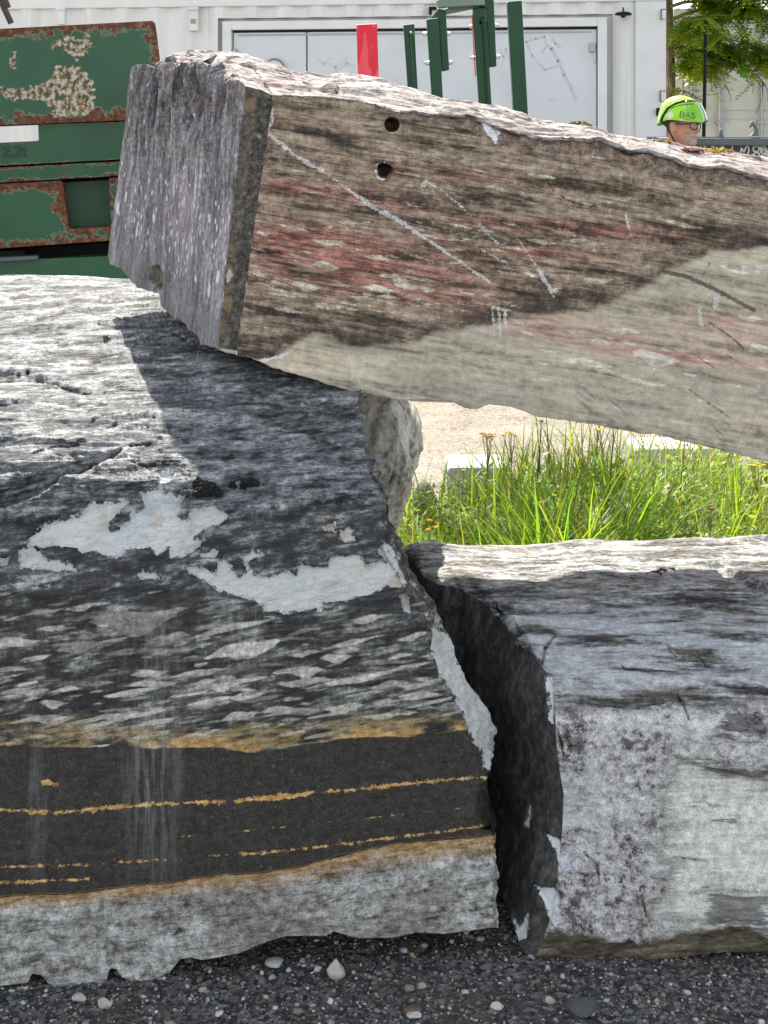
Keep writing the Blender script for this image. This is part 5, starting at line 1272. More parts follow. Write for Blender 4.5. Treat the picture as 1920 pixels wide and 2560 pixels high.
for (u0, u1, v0, v1, st) in ((146, 165, 20, 62, 0), (475, 497, 20, 78, 1)):
    a, z1 = wall(u1, v0); b, z0 = wall(u0, v1)
    o = cpart("wall_vent", lambda bm: box(bm, a, b, -.02, .035, z0, z1), TRIM, .008)
    if st:
        cpart("vent_label", lambda bm: box(bm, a + .014, b - .014, .035, .037, z0 + .06, z0 + .10), plain("tan_sticker", (.36, .30, .20)), parent=o)
    cpart("vent_hood", lambda bm: box(bm, a - .005, b + .005, .0, .05, z1 - .02, z1 + .006), TRIM, .004, parent=o)
a, z1 = wall(1131, 52); b, z0 = wall(1118, 63); cpart("sticker", lambda bm: box(bm, a, b, -.003, .009, z0, z1), plain("tan_sticker_big", (.42, .36, .26)))
a, z1 = wall(1131, 65); b, z0 = wall(1119, 71); cpart("sticker", lambda bm: box(bm, a, b, -.003, .009, z0, z1), plain("grey_sticker", (.55, .52, .46)))
for (u0, u1, v0, v1) in ((1653, 1665, 25, 48), (1651, 1664, 228, 253)):
    a, z1 = wall(u1, v0); b, z0 = wall(u0, v1)
    o = cpart("hinge_bracket", lambda bm: box(bm, max(a, -.02), b, .006, .03, z0, z1), TRIM, .004)
    cpart("bracket_edge", lambda bm: (box(bm, b - .004, b + .006, .006, .034, z0 - .004, z1 + .004), box(bm, max(a, -.02), b, .006, .034, z1, z1 + .006)), plain("rusty_edge", (.18, .13, .10)), parent=o)
a, z1 = wall(1660, 270); b, z0 = wall(1640, 281)
cpart("latch_handle", lambda bm: (box(bm, max(a, -.05), b, .006, .06, z0, z1), box(bm, b - .02, b, .006, .05, z0 - .03, z1)), BLACK, .006)
a, z1 = wall(1092, 18); b, z0 = wall(1074, 38)
cpart("wall_bracket", lambda bm: (box(bm, a, b, .0, .06, z1 - .025, z1), box(bm, b - .02, b, .0, .06, z0, z1 - .025)), BLACK, .003)
# faded spray marks on the right leaf, thin paint laid on the door
FADE = plain("faded_spray_paint", (.49, .515, .535), .6, var=.06)
FADE2 = plain("faded_spray_paint_light", (.535, .56, .58), .6, var=.06)
def strokes(bm, lines, wd, conv, y0, th=.0012):
    for pts in lines:
        P = [conv(*p) for p in pts]
        for (x0, z0), (x1, z1) in zip(P[:-1], P[1:]):
            L = math.hypot(x1 - x0, z1 - z0) + 1e-6; nx, nz = -(z1 - z0) / L * wd / 2, (x1 - x0) / L * wd / 2
            ex, ez = (x1 - x0) / L * wd * .35, (z1 - z0) / L * wd * .35
            q = [(x0 - ex + nx, z0 - ez + nz), (x1 + ex + nx, z1 + ez + nz), (x1 + ex - nx, z1 + ez - nz), (x0 - ex - nx, z0 - ez - nz)]
            vs = [bm.verts.new((x, y0, z)) for x, z in q] + [bm.verts.new((x, y0 + th, z)) for x, z in q]
            for f in ((0, 1, 2, 3), (7, 6, 5, 4), (0, 4, 5, 1), (1, 5, 6, 2), (2, 6, 7, 3), (3, 7, 4, 0)): bm.faces.new([vs[i] for i in f])
g3 = lambda x, y: wall(1200 + x * .434, y * .434)
cpart("faded_graffiti", lambda bm: strokes(bm, [[(265, 240), (320, 222), (370, 210), (385, 265), (358, 300)], [(265, 240), (300, 320), (370, 402), (440, 382)], [(415, 220), (435, 250), (462, 275)]], .018, g3, -.0155), FADE, parent=DR)
cpart("faded_graffiti", lambda bm: strokes(bm, [[(385, 262), (412, 280), (450, 350), (485, 430), (520, 495), (552, 570)]], .026, g3, -.0150), FADE, parent=DR)
cpart("faded_graffiti", lambda bm: strokes(bm, [[(270, 375), (330, 350)], [(275, 395), (320, 375)], [(280, 410), (325, 400)], [(400, 572), (440, 580)], [(120, 285), (135, 330), (150, 280), (160, 330)]], .014, g3, -.0152), FADE2, parent=DR)
g2 = lambda x, y: wall(500 + x * .482, y * .482)
tag(cpart("faded_graffiti", lambda bm: strokes(bm, [[(610, 310), (640, 330), (680, 300)], [(670, 330), (700, 350), (760, 300)], [(700, 370), (760, 330), (800, 340)]], .025, g2, -.0152), FADE2, parent=DL))
# wall lamp
lx, lz = wall(1558, 37)
LAMP = empty("wall_lamp", (CX0 + WD[0] * lx, CY0 + WD[1] * lx, lz), "black swan neck wall lamp with a flat shade on the white container", "lamp", rot=(0, 0, math.pi - TH))
bm = bmesh.new()
M = Matrix.Rotation(R(90), 4, 'X')
rs_ = [(.0, .022), (.02, .020), (.05, .014), (.066, .004), (.067, -.008), (.05, -.010), (.0, -.008)]
vr = []
for r, z in rs_: vr.append([bm.verts.new((r * math.cos(a) * 1.0, .075 + r * math.sin(a), z)) for a in np.linspace(0, 6.283, 28, endpoint=False)] if r > 0 else [bm.verts.new((0, .075, z))])
for A_, B_ in zip(vr[:-1], vr[1:]):
    for k in range(28):
        a = [A_[k % len(A_)], A_[(k + 1) % len(A_)], B_[(k + 1) % len(B_)], B_[k % len(B_)]]
        a = list(dict.fromkeys(a))
        if len(a) > 2: bm.faces.new(a)
bm_obj("lamp_shade", bm, BLACK, LAMP, True)
bm = bmesh.new(); tube(bm, [(0, .0, .0), (0, .03, .035), (0, .06, .05), (0, .075, .04), (0, .075, .018)], .006, 8); bm_obj("lamp_arm", bm, BLACK, LAMP, True)
bm = bmesh.new(); bmesh.ops.create_cone(bm, cap_ends=True, segments=20, radius1=.022, radius2=.02, depth=.012, matrix=Matrix.Translation((0, .006, -.002)) @ M); bm_obj("wall_plate", bm, BLACK, LAMP)

# ================================================================ CREAM CONTAINER, DOOR END, AT RIGHT
CREAM = plain("container_cream_paint", (.50, .50, .465), .45, var=.08, sc=4)
Y2 = 16.0; X2 = (1683 - 960) * Y2 / F
C2 = empty("shipping_container", (X2, Y2, 0), "cream container's door end with steel locking bars, behind the tree and dark bin", "container")
def w2(u, v): return (u - 960) * Y2 / F - X2, CH - (v - VH) * Y2 / F
W2, H2 = 2.44, 3.06
def c2(name, fn, mat, bevel=0., smooth=False, parent=None):
    bm = bmesh.new(); fn(bm); return bm_obj(name, bm, mat, parent or C2, smooth, bevel)
c2("body", lambda bm: box(bm, .01, W2 - .01, .05, 6.0, .12, H2 - .01), CREAM)
c2("frame_rail", lambda bm: (box(bm, 0, .10, -.02, .12, 0, H2), box(bm, W2 - .1, W2, -.02, .12, 0, H2), box(bm, .1, W2 - .1, -.02, .12, w2(0, 42)[1], H2), box(bm, .1, W2 - .1, -.02, .12, 0, .15)), CREAM, .006)
c2("seal_and_gap_shade", lambda bm: box(bm, .1, W2 - .1, .015, .05, .15, w2(0, 42)[1]), SEAL_GAP)  # its uncovered top strip paints the gap shadow under the header
for x0, x1 in ((.11, W2 / 2 - .012), (W2 / 2 + .012, W2 - .11)):
    def lf2(bm):
        zt = w2(0, 50)[1]; z = [.17]
        for v in (560, 540, 300, 275, 142, 118): z.append(w2(0, v)[1])
        z.append(zt)
        box(bm, x0, x0 + .06, -.005, .015, .17, zt); box(bm, x1 - .06, x1, -.005, .015, .17, zt)
        ds = [0, -.018, 0, -.018, 0, -.018, 0]
        for (a, b), q in zip(zip(z[:-1], z[1:]), ds):
            box(bm, x0 + .06, x1 - .06, -.004 + (0.014 if q else 0), .015, a, b)
    c2("door_leaf", lf2, CREAM, .003)
for u in (1728, 1797, 1902, 1990, 2090):
    x = w2(u, 0)[0]
    def rod(bm):
        tube(bm, [(x, -.045, .10), (x, -.045, w2(0, 45)[1])], .019, 10)
        for v in (73, 153, 306, 520):
            z = w2(0, v)[1]; box(bm, x - .05, x + .05, -.07, -.004, z - .014, z + .014)
    c2("locking_bar", rod, STEELW, 0)
# slim black post in front of it
bm = bmesh.new(); pc = at(1757, 300, 13.6)
tube(bm, [(0, 0, 0), (.0, 0, 1.2), (.02, 0, 2.3), (.025, 0, 2.75)], .017, 12)
po = empty("black_post", (pc[0], 13.6, 0), "slim black post standing between the tree and the man's helmet", "post")
bm_obj("post_tube", bm, BLACK, po, True)
bm = bmesh.new(); box(bm, -.06, .06, -.06, .06, 0, .012); bm_obj("foot_plate", bm, BLACK, po, False, .002)

# ================================================================ DARK STEEL BIN WITH CHALKY GRAFFITI
DARK = plain("dark_grey_bin_paint", (.030, .038, .043), .5, var=.25, sc=6)
DARK2 = plain("dark_grey_rim_paint", (.075, .088, .098), .45, var=.2, sc=6)
Y3 = 9.6; a0 = at(1700, 347, Y3)
BIN = empty("steel_bin", (float(a0[0]), Y3, 0), "dark grey open steel bin with pale scrawled graffiti, beside the man", "bin", rot=(0, 0, R(-4)))
HB = CH - (345 - VH) * Y3 / F
def bn(name, fn, mat, bevel=0., parent=None):
    bm = bmesh.new(); fn(bm); return bm_obj(name, bm, mat, parent or BIN, False, bevel)
bn("side_wall", lambda bm: (box(bm, 0, 3.4, .0, .04, .1, HB - .05), box(bm, 0, 3.4, 1.75, 1.79, .1, HB - .05), box(bm, 0, .04, .04, 1.75, .1, HB - .05), box(bm, 3.36, 3.4, .04, 1.75, .1, HB - .05), box(bm, .04, 3.36, .04, 1.75, .1, .16)), DARK)
bn("rim", lambda bm: (box(bm, -.02, 3.42, -.05, .05, HB - .05, HB), box(bm, -.02, 3.42, 1.74, 1.84, HB - .05, HB), box(bm, -.02, .05, .05, 1.74, HB - .05, HB), box(bm, 3.35, 3.42, .05, 1.74, HB - .05, HB)), DARK2, .008)
bn("skid", lambda bm: box(bm, .3, .45, .05, 1.7, 0, .1), DARK); bn("skid", lambda bm: box(bm, 2.9, 3.05, .05, 1.7, 0, .1), DARK)
cB, sB = math.cos(R(4)), math.sin(R(4))
def onbin(u, v):
    k = (u - 960) / F; x = (k * Y3 - a0[0]) / (cB + k * sB); Yp = Y3 - sB * x
    return x, CH - (v - VH) * Yp / F
gz = lambda x, y: onbin(1730 + x * .1145, 320 + y * .1145)
HOOKM = plain("blue_grey_hook", (.10, .115, .13), .45)
def hook(bm):
    pts = [(1873, 340), (1884, 331), (1886, 318), (1880, 313), (1876, 319), (1872, 316), (1877, 304), (1882, 303), (1894, 322), (1894, 340)]
    prism(bm, [onbin(*p) for p in pts], -.03, .02)
bn("lifting_hook", hook, HOOKM, .003)
bn("lifting_lug", lambda bm: prism(bm, [onbin(*p) for p in [(1795, 342), (1799, 325), (1802, 322), (1805, 325), (1808, 342)]], -.02, .02), HOOKM, .002)
CHALK = plain("chalk_white_paint", (.62, .63, .62), .8)
bn("graffiti", lambda bm: strokes(bm, [[(215, 440), (175, 385), (240, 375), (310, 425), (290, 340)], [(470, 430), (410, 405), (430, 385), (500, 405), (485, 320)], [(600, 480), (630, 370), (620, 440)], [(600, 460), (700, 400), (710, 385), (640, 390), (600, 440), (660, 480)], [(885, 370), (875, 470), (850, 550)], [(850, 550), (760, 560), (755, 490)], [(920, 550), (960, 555), (1010, 540)], [(1050, 580), (1080, 430), (1130, 525), (1210, 365), (1245, 470), (1215, 590)], [(1385, 405), (1340, 420), (1330, 470), (1365, 525), (1410, 530), (1460, 480), (1455, 420), (1420, 390), (1385, 405)], [(1390, 500), (1360, 570), (1380, 640), (1430, 650), (1470, 600), (1460, 550), (1400, 535)], [(1320, 570), (1330, 610)]], .008, gz, -.002, .0015), CHALK)
bn("graffiti", lambda bm: strokes(bm, [[(1290, 290), (1350, 285)], [(1325, 325), (1360, 315)], [(1395, 310), (1460, 340), (1530, 380), (1560, 430), (1600, 470), (1660, 530)], [(1465, 275), (1510, 350), (1545, 380)], [(1490, 430), (1520, 500), (1545, 580), (1500, 510)], [(1550, 370), (1530, 420), (1580, 410), (1560, 470), (1620, 455), (1590, 580)], [(1600, 500), (1640, 560), (1659, 610)], [(1510, 295), (1525, 300)], [(1525, 600), (1535, 612)]], .013, gz, -.0022, .0015), CHALK)

# ================================================================ GREEN COUNTERWEIGHT STACK
def mat_green(name, rusty, base=(.012, .075, .030)):
    m = MT(name, .5, .45); co = m.co()
    n1 = m.noise(co, 7, 7, .68); n2 = m.noise(co, 45, 5, .7); n3 = m.noise(co, 22, 6, .7)
    g = m.mix(1.0, base, m.ramp(m.noise(co, 2.5, 5), [(.3, .75), (.7, 1.25)]), 'MULTIPLY')
    e = m.attr("rust")
    n4 = m.noise(co, 14, 8, .75)
    rn = m.add(e, m.mul(m.sub(m.add(m.mul(n4, .7), m.mul(n1, .3)), .5), 2.2))
    r = m.sm(rn, 1.0 - rusty * .10, 1.06 - rusty * .10)
    halo = m.sm(rn, .95 - rusty * .10, 1.0 - rusty * .10)
    sp = m.mul(m.sm(m.noise(co, 75, 4, .75), .66, .70), m.sm(n1, .46, .58))
    c = m.mix(m.mul(halo, .6), g, (.32, .30, .20)); c = m.mix(m.mul(sp, .7), c, (.36, .38, .26))
    rc = m.ramp(n2, [(.34, (.05, .018, .01)), (.5, (.115, .042, .02)), (.62, (.22, .10, .045)), (.72, (.38, .27, .16))])
    c = m.mix(r, c, rc)
    pl = m.mul(m.sm(m.add(m.attr("pale"), m.mul(m.sub(m.add(m.mul(n4, .6), m.mul(n2, .4)), .5), 3.4)), .5, .62), m.sm(n2, .38, .5))
    c = m.mix(m.mul(pl, .9), c, m.ramp(n2, [(.43, (.12, .045, .02)), (.49, (.28, .16, .08)), (.54, (.44, .40, .31)), (.6, (.52, .51, .46))]))
    m.col(c); m.bump(m.add(m.mul(r, n2), m.mul(pl, n2)), .5, .004)
    m.put(m.b.inputs["Roughness"], m.mix(m.mx(r, pl), .42, .9))
    return m.m
GRN = mat_green("rusty_green_paint", 1.0)
YG = 6.0
GT = R(2.6)                                    # the stack leans a little in the picture plane
SX, SZ = at(150, 0, YG)[0], None
STK = empty("counterweight_stack", (float(SX), YG, 0), "stack of rusty green steel counterweights behind the dark block, at the left", "counterweight", rot=(0, -GT, R(9)))
c9, s9 = math.cos(R(9)), math.sin(R(9))
cT, sT = math.cos(GT), math.sin(GT)
def onstk(u, v, y=0.0):                         # photo pixel -> local x,z on the face plane y (local)
    # local (x,y,z): world = Rz(-9) Ry(-GT) (x,y,z)
    k = (u - 960) / F; j = (v - VH) / F
    # solve for x,z by fixed-point
    x = z = 0.0
    A = np.array(Matrix.Rotation(R(9), 3, 'Z') @ Matrix.Rotation(-GT, 3, 'Y'))
    o = np.array([SX, YG, 0.0])
    d = np.array([k, 1.0, -j])
    o2 = A.T @ (np.array([0, 0, CH]) - o); d2 = A.T @ d
    t = (y - o2[1]) / d2[1]; p = o2 + d2 * t
    return p[0], p[2]
def weight(name, poly, y0, y1, mats, pale=(), edge=.045, rbase=.40, parent=STK, hole=None, res=.011, rtop=1.0):
    """front face as a fine grid clipped to an outline (so rust can follow its edges), plus sides going back"""
    P = np.array([onstk(u, v, y0) for u, v in poly])
    x0, z0 = P.min(0); x1, z1 = P.max(0)
    bm = bmesh.new()
    vs = [bm.verts.new((x, y0, z)) for x, z in P]
    f = bm.faces.new(vs)
    for ax, lo, hi in ((0, x0, x1), (2, z0, z1)):
        for q in np.arange(lo + res, hi, res):
            no = [0, 0, 0]; no[ax] = 1; co = [0, 0, 0]; co[ax] = q
            bmesh.ops.bisect_plane(bm, geom=bm.verts[:] + bm.edges[:] + bm.faces[:], plane_co=co, plane_no=no)
    be = [e for e in bm.edges if len(e.link_faces) == 1]
    r = bmesh.ops.extrude_edge_only(bm, edges=be)
    nv = [v for v in r["geom"] if isinstance(v, bmesh.types.BMVert)]
    for v in nv: v.co.y = y1
    ce = [e for e in r["geom"] if isinstance(e, bmesh.types.BMEdge) and len(e.link_faces) == 1]
    bmesh.ops.contextual_create(bm, geom=ce)
    bm.verts.ensure_lookup_table()
    C = np.array([v.co[:] for v in bm.verts])
    sd = -poly_sd(C[:, 0], C[:, 2], [tuple(p) for p in P])
    rust = rbase + .62 * np.clip(1 - sd / edge, 0, 1) ** .8 * (1 if rtop == 1.0 else 1)
    pl = np.zeros(len(C))
    for pp in pale:
        q = poly_sd(C[:, 0], C[:, 2], [onstk(u, v, y0) for u, v in pp]); pl = np.maximum(pl, sstep(-q, -.03, .03))
    if not len(pale): pl -= .35
    me_o = bm_obj(name, bm, mats, parent, False, 0)
    for nm, arr in (("rust", rust), ("pale", pl)):
        a = me_o.data.attributes.new(nm, 'FLOAT', 'POINT'); a.data.foreach_set("value", arr.astype(np.float32))
    return me_o
z1_ = lambda p: zm(p, .42195, 0, 0)
pale1 = [z1_([(0, 510), (130, 520), (260, 500), (340, 390), (440, 380), (520, 420), (560, 480), (560, 600), (520, 690), (320, 690), (300, 650), (240, 580), (100, 600), (0, 560)]), z1_([(300, 240), (420, 220), (540, 190), (550, 260), (500, 330), (450, 350), (400, 310), (320, 310)]), z1_([(60, 310), (90, 310), (90, 470), (60, 500)])]
weight("upper_weight", [(-420, 330), (-420, 92), (0, 72), (380, 52), (388, 58), (393, 90), (400, 150), (418, 296)], 0, .9, GRN, pale1, .07, .52)
weight("number_plate_weight", [(-420, 436), (-420, 334), (-300, 329), (-300, 372), (94, 354), (97, 348), (95, 311), (420, 300), (422, 392)], .03, .88, GRN, (), .02, .30, res=.02)
weight("thin_weight", [(-420, 480), (-420, 441), (425, 397), (428, 432)], .035, .86, GRN, (), .025, .36, res=.02)
weight("pocketed_weight", [(-420, 650), (-420, 484), (150, 452), (156, 458), (172, 568), (180, 573), (274, 567), (278, 560), (272, 446), (430, 438), (440, 590)], .02, .85, GRN, (), .07, .50)
weight("pocket_back", [(140, 458), (300, 448), (300, 572), (140, 578)], .16, .2, mat_green("green_pocket_paint", .4), (), .001, .1, res=.05)  # same green as the weights, only less rusty
cpx = lambda pts, y0, y1, nm, mt: bm_obj(nm, (lambda b: (prism(b, [onstk(*p, y0) for p in pts], y0, y1), b)[1])(bmesh.new()), mt, STK)
cpx([(-420, 650), (-420, 385), (118, 368), (118, 195), (300, 180), (300, 590)], .22, .82, "light_stop", BLACK)  # black filler added inside so no light shows through the gaps
cpx([(-420, 700), (-420, 655), (445, 594), (450, 640)], .25, .8, "spacer_beam", BLACK)
cpx([(-420, 690), (-420, 652), (60, 625), (62, 668)], .10, .3, "spacer_foot", BLACK)
cpx([(-420, 676), (-420, 666), (93, 640), (95, 648)], .0, .1, "grey_flat_bar", plain("blue_grey_steel", (.10, .115, .13), .4))
weight("base_weight", [(-420, 1010), (-420, 672), (455, 632), (520, 990)], .03, 1.0, mat_green("green_base_paint", .2, (.026, .10, .045)), (), .01, .22, res=.03)
x_, z_ = onstk(0, 1010, .03)
cpx([(-380, 1500), (-380, 1012), (440, 985), (440, 1500)], .1, .95, "plinth", BLACK)
# cast number 2,2t
cu = bpy.data.curves.new("cast_number", 'FONT'); cu.body = "2,2t"; cu.size = .062; cu.extrude = .004; cu.space_character = 1.05; cu.shear = .08
to = bpy.data.objects.new("cast_number", cu); COL.objects.link(to); to.parent = STK
tx, tz = onstk(4, 392, .03); to.location = (tx, .028, tz); to.rotation_euler = (R(90), 0, 0)
cu.materials.append(plain("green_cast_number", (.010, .045, .022), .5))
bpy.context.view_layer.update()
_me = bpy.data.meshes.new_from_object(to.evaluated_get(bpy.context.evaluated_depsgraph_get()))
_tn = bpy.data.objects.new("cast_number", _me); COL.objects.link(_tn); _tn.parent = STK; _tn.location = to.location; _tn.rotation_euler = to.rotation_euler
bpy.data.objects.remove(to); _tn.name = "cast_number" 
# grey steel bars poking in at the top left
bm = bmesh.new()
q0, q1 = at(-60, -130, 6.2), at(28, 58, 6.2)
tube(bm, [tuple(q0 + (0, 0, 0)), tuple(q1)], .016, 12)
r0, r1 = at(-40, -130, 6.2), at(18, 20, 6.2)
gb = empty("crane_arm", (float(q0[0]), 6.2, float(q0[2])), "dark grey steel rods hanging in at the top left above the counterweights", "steel rods")
for (a, b, rd) in ((q0, q1, .013), (r0, r1, .017)):
    bm2 = bmesh.new(); tube(bm2, [tuple(np.array(a) - q0), tuple(np.array(b) - q0)], rd, 12); bm_obj("rod", bm2, plain("dark_grey_rod", (.09, .09, .085), .45), gb, True)
bm.free()
bm2 = bmesh.new(); tube(bm2, [(0, 0, 0), (-.25, .0, .5), (-.6, .0, .75), (-1.2, 0, .3), (-1.25, 0, -2.0 - 0)], .03, 10); bm_obj("jib", bm2, plain("dark_grey_jib", (.08, .08, .075), .5), gb, True)

# ================================================================ GREEN STANCHIONS
GP = MT("gloss_green_paint", .3, .25); _g = GP.noise(GP.co(), 5, 5)
_s = GP.sm(GP.noise(GP.fol(12, 9, 9, 160), 1.0, 4, .7), .70, .74)
GP.col(GP.mix(GP.mul(_s, .5), GP.ramp(_g, [(.3, (.004, .042, .015)), (.7, (.008, .062, .022))]), (.30, .34, .25))); GP.bump(GP.noise(GP.co(), 30, 3), .06, .002); GP = GP.m
BOLT = plain("zinc_bolt", (.42, .42, .40), .35, .8)
YS = 6.9
def post_local(Y):
    return lambda u, v: ((u - 960) * Y / F, CH - (v - VH) * Y / F)
def slab_poly(bm, quad, Y, y0, y1, org):
    f = post_local(Y); P = [f(*p) for p in quad]
    prism(bm, [(x - org[0], z - org[2]) for x, z in P], y0, y1)
def extend(tl, tr, bl, br, v=2250):            # run a traced post on down to the ground at the same slope
    k = (bl[0] - tl[0]) / (bl[1] - tl[1]); k2 = (br[0] - tr[0]) / (br[1] - tr[1])
    w_ = br[0] - bl[0]
    return [tl, tr, (br[0] + (v - br[1]) * k * .12, v), (bl[0] + (v - bl[1]) * k * .12, v)]
VG = 720.0                                    # the posts stand in a rack hidden behind the slab
def stan(name, label, cat, grp, parts, org_u):
    org = (float((org_u - 960) * YS / F), YS, 0.0)
    t = empty(name, org, label, cat, grp)
    for (pn, kind, mat, *a) in parts:
        bm = bmesh.new()
        if kind == 'flat': slab_poly(bm, a[0], YS, a[1], a[2], org); bv = .004
        elif kind == 'tube':
            f = post_local(YS); tube(bm, [(f(u, v)[0] - org[0], y, f(u, v)[1]) for u, v, y in a[0]], a[1], 12); bv = 0
        elif kind == 'bolt':
            f = post_local(YS); x, z = f(*a[0]); x -= org[0]
            tube(bm, [(x - .008, a[1], z), (x + .008, a[1], z)], .011, 6); tube(bm, [(x - .014, a[1], z), (x + .014, a[1], z)], .006, 8); bv = 0
        elif kind == 'base':
            x = float((a[0] - 960) * YS / F - org[0]); box(bm, x - .13, x + .13, -.12, .16, 0, .02); bv = .003
        bm_obj(pn, bm, mat, t, kind == 'tube', bv)
    return t
def down(tl, tr, br, bl): return [tl, tr, br, (br[0] + 25, VG), (bl[0] + 25, VG), bl]
SG = "green steel stanchions behind the slab"
stan("stanchion", "short green stanchion with a rounded rail, next to the red post", "post", SG, [("plate", 'flat', GP, down((1008, 62), (1036, 59), (1043, 210), (1018, 204)), 0, .05), ("rail_tube", 'tube', GP, [(1026, 86, .0), (1027, 82, -.02), (1031, 90, -.035), (1041, 260, -.035), (1055, 700, -.035)], .010), ], 1055)
RED = MT("red_plastic_sleeve", .5, .4); _r = RED.noise(RED.fol(0, 10, 10, 3), 1.0, 3, .6)
RED.col(RED.ramp(_r, [(.44, (.72, .012, .035)), (.50, (.72, .015, .04)), (.53, (.85, .09, .10)), (.7, (.80, .05, .07))])); RED = RED.m
stan("marker_post", "bright red sleeve on a post behind the slab", "post", None, [("sleeve", 'flat', RED, [(891, 62), (943, 59), (953, 420), (901, 420)], -.01, .06), ("plate", 'flat', GP, [(896, 420), (936, 420), (965, VG), (925, VG)], 0, .05), ], 945)
BEAM = plain("grey_green_beam", (.17, .22, .18), .5, var=.15)
fr = stan("stone_holder", "green steel frame of two bolted uprights joined by a grey green crossbeam", "steel frame", None, [
    ("upright", 'flat', GP, down((1066, 48), (1097, 44), (1107, 236), (1078, 226)), 0, .05),
    ("side_plate", 'flat', GP, [(1078, 44), (1097, 20), (1113, 24), (1116, 34), (1124, 174), (1105, 178), (1097, 46)], .03, .07),
    ("upright", 'flat', GP, down((1182, 21), (1214, 19), (1227, 266), (1197, 256)), 0, .05),
    ("side_plate", 'flat', GP, [(1196, 18), (1208, 0), (1205, -90), (1232, -90), (1236, 0), (1243, 165), (1224, 168), (1216, 19)], .03, .07),
    ("rail_tube", 'tube', GP, [(1203, 56, 0), (1205, 48, -.02), (1210, 56, -.035), (1223, 270, -.035), (1237, 700, -.035)], .010),
    ("crossbeam", 'flat', BEAM, [(1090, 2), (1206, -34), (1212, 14), (1096, 20)], -.03, .03),
    ("crossbeam", 'flat', BEAM, [(1112, 20), (1212, -6), (1212, 14), (1116, 34)], .032, .08),
    ("bolt", 'bolt', BOLT, (1063, 84), .02), ("bolt", 'bolt', BOLT, (1069, 157), .02), ("bolt", 'bolt', BOLT, (1121, 83), .05), ("bolt", 'bolt', BOLT, (1126, 155), .05),
    ("bolt", 'bolt', BOLT, (1179, 66), .02), ("bolt", 'bolt', BOLT, (1184, 144), .02), ("bolt", 'bolt', BOLT, (1241, 62), .05), ("bolt", 'bolt', BOLT, (1245, 140), .05),
    ("red_edge", 'flat', plain("red_edge_paint", (.5, .07, .05)), [(1179.5, 36), (1182, 36), (1190, 190), (1187.5, 190)], .0, .04)], 1180)
stan("stanchion", "wide plain green stanchion, rightmost of the green uprights", "post", SG, [("plate", 'flat', GP, down((1268, 4), (1305, 1), (1320, 280), (1283, 264)), 0, .06), ], 1335)

RK = empty("steel_rack", ((980 - 960) * YS / F, YS, 0), "low green steel rack hidden behind the slab that carries the uprights", "rack")
zr = CH - (720 - VH) * YS / F
def rk_(name, *bx): 
    bm = bmesh.new(); [box(bm, *b) for b in bx]; bm_obj(name, bm, GP, RK, False, .004)
rk_("carrier_beam", (-.75, .85, -.06, .09, zr - .14, zr - .002))
rk_("leg", (-.70, -.58, -.05, .08, .0, zr - .14)); rk_("leg", (-.26, -.14, -.05, .08, .0, zr - .14))
rk_("foot", (-.78, -.06, -.45, -.05, .0, .06)); rk_("foot", (-.78, -.06, .08, .6, .0, .06))

